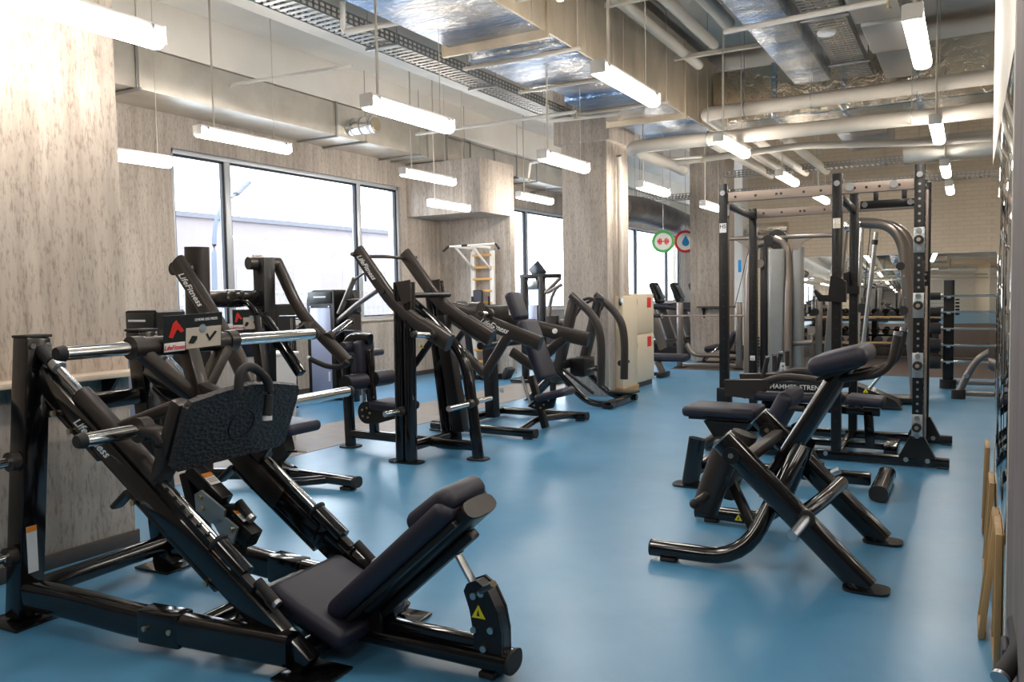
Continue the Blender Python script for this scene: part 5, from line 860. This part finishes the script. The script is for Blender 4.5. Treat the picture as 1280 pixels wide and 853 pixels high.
at_.p('main_post', 'tube_grey', B().bar(V((Q(1036, 470, y).x-.02, y, .03)), Q(1052, 282, y), .16, .18, Yd, .03)); at_.p('top_block', 'chrome', B().box(Q(1066, 283, y), (.22, .2, .14), bev=.04)); at_.p('lever', 'steel', B().cyl(Q(1095, 290, y-.2), Q(1078, 440, y-.2), .028)); at_.p('lever', 'chrome', B().cyl(Q(1077, 285, y-.1), Q(1071, 440, y-.1), .03)); at_.p('lever_collar', 'satin_black', B().cyl(Q(1094, 300, y-.2), Q(1093, 306, y-.2), .036)); at_.p('cable', 'satin_black', B().cyl(Q(1088, 285, y), Q(1080, 370, y), .006, 6)); at_.p('roller', 'black_rubber', B().cyl(Q(1079, 385, y)-Yd*.15, Q(1079, 385, y)+Yd*.15, .06, 20)); at_.p('base_frame', 'satin_black', B().bar((Q(1036, 400, y).x, y+.1, .05), (Q(1146, 400, y).x, y+.1, .05), .4, .08, Zd, .02))
at_.p('floor_pulley', 'satin_black', B().prism([V((Q(1062, 0, y).x+.0, 10.9, .04)), V((Q(1132, 400, y).x, 10.9, .04)), V((Q(1125, 400, y).x, 10.9, .12)), V((Q(1100, 400, y).x, 10.9, .22)), V((Q(1075, 400, y).x, 10.9, .3))], (0, .35, 0))); at_.p('gas_strut', 'zinc', B().cyl(P(1083, 490, y=10.9), P(1100, 470, y=10.9), .02)); warn(at_, P(1082, 489, y=10.68), Xd, Zd, .05)
# barbell rack and its barbells
yr = 13.4; br_ = T('barbell_rack', 'dark upright rack holding fixed barbells near the mirror wall', 'barbell rack', (0, yr, 0)); xa = P(1186, 400, y=yr).x
for x in (xa, .62): br_.p('post', 'satin_black', B().bar((x, yr, .12), (x, yr, 1.58), .14, .12, Yd, .01)); br_.p('foot', 'satin_black', B().sw([(x, yr, .0), (x, yr, .13)], .22, .2, e=3, up=Yd))
br_.p('base_bar', 'tube_grey', B().bar((xa, yr, .09), (.62, yr, .09), .07, .06, Zd, .01))
for k, py in enumerate((370, 390, 411, 432, 452.5)):
    c = P(1200, py, y=yr-.16); on5 = ('topmost', 'second from the top', 'in the middle', 'second from the bottom', 'lowest')[k]
    for x in (xa, .62): br_.p('cradle', 'steel', B().bar((x, yr-.05, c.z-.02), (x, yr-.18, c.z-.02), .05, .03, Zd, .004))
    t = T('barbell', 'fixed barbell with black ends %s on the barbell rack' % on5, 'barbell', (0, yr-.16, c.z)); x0 = P(1176, py, y=yr-.16).x; x1 = 1.0
    t.p('shaft', 'chrome', B().cyl((x0, yr-.16, c.z), (x1, yr-.16, c.z), .016)); 
    r = .055+.013*k
    for a, b_ in ((x0-.14-.01*k, x0), (x1, x1+.16)): t.p('weight_end', 'black_rubber', B().cyl((a, yr-.16, c.z-.0), (b_, yr-.16, c.z), r, 24)); t.p('collar', 'steel', B().cyl((x0, yr-.16, c.z), (x0+.03, yr-.16, c.z), .03))
rb_ = T('roman_chair', 'grey bent tube bench leg on the blue floor before the barbell rack', 'bench', (0, 12.2, 0)); y = 12.2
pp = [V((P(1198, 492, z=.07).x, 12.2, .07)), P(1215, 458, y=y), P(1226, 446, y=y), P(1246, 436, y=y)]; rb_.p('bent_tube', 'tube_grey', B().sw(pp, .09, fil=.15)); rb_.p('foot', 'black_rubber', B().sw([pp[0]-Zd*.07, pp[0]+Zd*.05], .17, .16, e=3, up=Yd)); rb_.p('base_bar', 'tube_grey', B().bar(pp[0], pp[0]+V((1.0, 0, 0)), .06, .06, Zd, .01)); rb_.p('rear_leg', 'tube_grey', B().bar(pp[-1], V((pp[-1].x+.5, y, .05)), .07, .07, Yd, .01)); rb_.p('pad', 'navy_vinyl', B().pad(pp[-1]+V((-.1, 0, .06)), pp[-1]+V((.6, 0, .2)), .35, .1, Zd, .04)); rb_.p('joint_bolt', 'steel', B().cyl(P(1208, 470, y=12.15), P(1208, 470, y=12.15)-Yd*.02, .03))
# dumbbell rack along the far wall with dumbbells
dr_ = T('dumbbell_rack', 'long black two tier dumbbell rack along the far mirror', 'dumbbell rack', (-1.9, 18.2, 0)); yb = 18.2
zs = (P(1080, 396, y=yb).z-.06, P(1080, 430, y=yb).z-.02)
for z in zs: dr_.p('tier', 'satin_black', B().bar((-3.3, yb, z), (-.5, yb, z), .42, .05, Zd, .01)); dr_.p('tier_edge', 'frame_wood', B().bar((-3.3, yb-.22, z+.06), (-.5, yb-.22, z+.06), .03, .04, Zd, .005))
for x in (-3.2, -1.9, -.6): dr_.p('leg', 'satin_black', B().bar((x, yb, .02), (x, yb, max(zs)), .12, .3, Yd, .01))
dbp = None; n_ = 0
for zi, z in enumerate(zs):
    for k in range(11):
        x = -3.14+.25*k; lab = 'black round ended dumbbell on the %s tier of the rack by the far mirror' % ('upper' if z == max(zs) else 'lower')
        if dbp is None:
            dbp = T('dumbbell', lab, 'dumbbell', (x, yb, z+.10), 'dumbbells on the two tier rack'); dbp.p('handle', 'chrome', B().cyl((x, yb-.09, z+.10), (x, yb+.09, z+.10), .016))
            for s in (-1, 1): dbp.p('head', 'black_rubber', B().sw([(x, yb+.08*s, z+.10), (x, yb+.17*s, z+.10)], .15, n=16))
        else: copy_thing(dbp, (x-dbp.loc.x, 0, z+.10-dbp.loc.z), lab)
# framed panels leaning on the mirror
for i, (b0_, t0_, w_, lab) in enumerate((((1230, 668), (1235, 560), .3, 'wooden framed panel leaning on the mirror, furthest from the camera'), ((1232, 725), (1245, 605), .3, 'second leaning wooden framed panel, behind the widest tilted one'), ((1226, 800), (1250, 652), .25, 'tilted wooden framed panel with its foot furthest into the room'), ((1246, 843), (1255, 670), .33, 'leaning wooden framed panel closest to the grey pillar'))):
    bt = P(*b0_, z=.004); tp = P(*t0_, y=bt.y); xb_, yc = bt.x, bt.y; tp.x = min(tp.x, .108)
    t = T('framed_panel', lab, 'framed panel', (xb_, yc, 0), 'framed panels leaning on the right wall'); dn = (tp-bt).normalized(); nn = V((-dn.z, 0, dn.x)); y0, y1 = yc-.0, yc+w_
    for y in (y0+.012, y1-.012): t.p('side_strip', 'frame_wood', B().bar(V((bt.x, y, bt.z))+dn*.002, V((tp.x, y, tp.z)), .022, .024, nn, .002))
    for q in (bt+dn*.014, tp-dn*.012): t.p('cross_strip', 'frame_wood', B().bar(V((q.x, y0+.02, q.z)), V((q.x, y1-.02, q.z)), .022, .024, nn, .002))
    t.p('canvas', 'grey_canvas', B().bar(V((bt.x, (y0+y1)/2, bt.z))+dn*.02-nn*.006, V((tp.x, (y0+y1)/2, tp.z))-dn*.02-nn*.006, w_-.03, .004, nn, 0))
# machine end in the bottom right corner
ce = T('machine_end', 'dark rubber gripped machine end at the bottom right by the grey pillar', 'strength machine', (.09, 2.7, 0))
g0, g1 = P(1252, 846, y=2.45), P(1276, 812, y=2.55)
ce.p('grip_tube', 'black_rubber', B().sw([g0, g1, g1+V((.0, .25, -.02))], .05, fil=.05)); ce.p('grip_end', 'steel', B().cyl(g0, g0-(g1-g0).normalized()*.012, .024)); q = P(1275, 800, y=2.9); ce.p('pad', 'navy_vinyl', B().pad(V((.108, 2.86, .05)), V((.108, 2.86, q.z+.0)), .12, .022, Xd, .03)); ce.p('base', 'satin_black', B().bar((.09, 2.5, .04), (.09, 2.9, .04), .05, .07, Zd, .01)); ce.p('post', 'satin_black', B().bar((.10, 2.7, .04), (.10, 2.7, q.z-.1), .03, .03, Yd, .005))
# ================= light =================
w = bpy.data.worlds.new('sky'); SC.world = w; w.use_nodes = True; bg = w.node_tree.nodes['Background']; bg.inputs[0].default_value = (.88, .93, 1, 1); bg.inputs[1].default_value = 5.0
def area(name, loc, rot, sx, sy, e, col=(1, 1, 1)):
    l = bpy.data.lights.new(name, 'AREA'); l.shape = 'RECTANGLE'; l.size = sx; l.size_y = sy; l.energy = e; l.color = col; o = bpy.data.objects.new(name, l); o.location = loc; o.rotation_euler = rot; COL.objects.link(o); return o
SC.view_settings.view_transform = 'Standard'; SC.view_settings.look = 'None'; SC.view_settings.exposure = 1.05; SC.view_settings.gamma = 1; SC.view_settings.use_curve_mapping = False
SC.cycles.use_denoising = True; SC.cycles.max_bounces = 8; SC.cycles.diffuse_bounces = 4; SC.cycles.glossy_bounces = 5; SC.cycles.transparent_max_bounces = 8; SC.cycles.sample_clamp_indirect = 6; SC.cycles.caustics_reflective = False
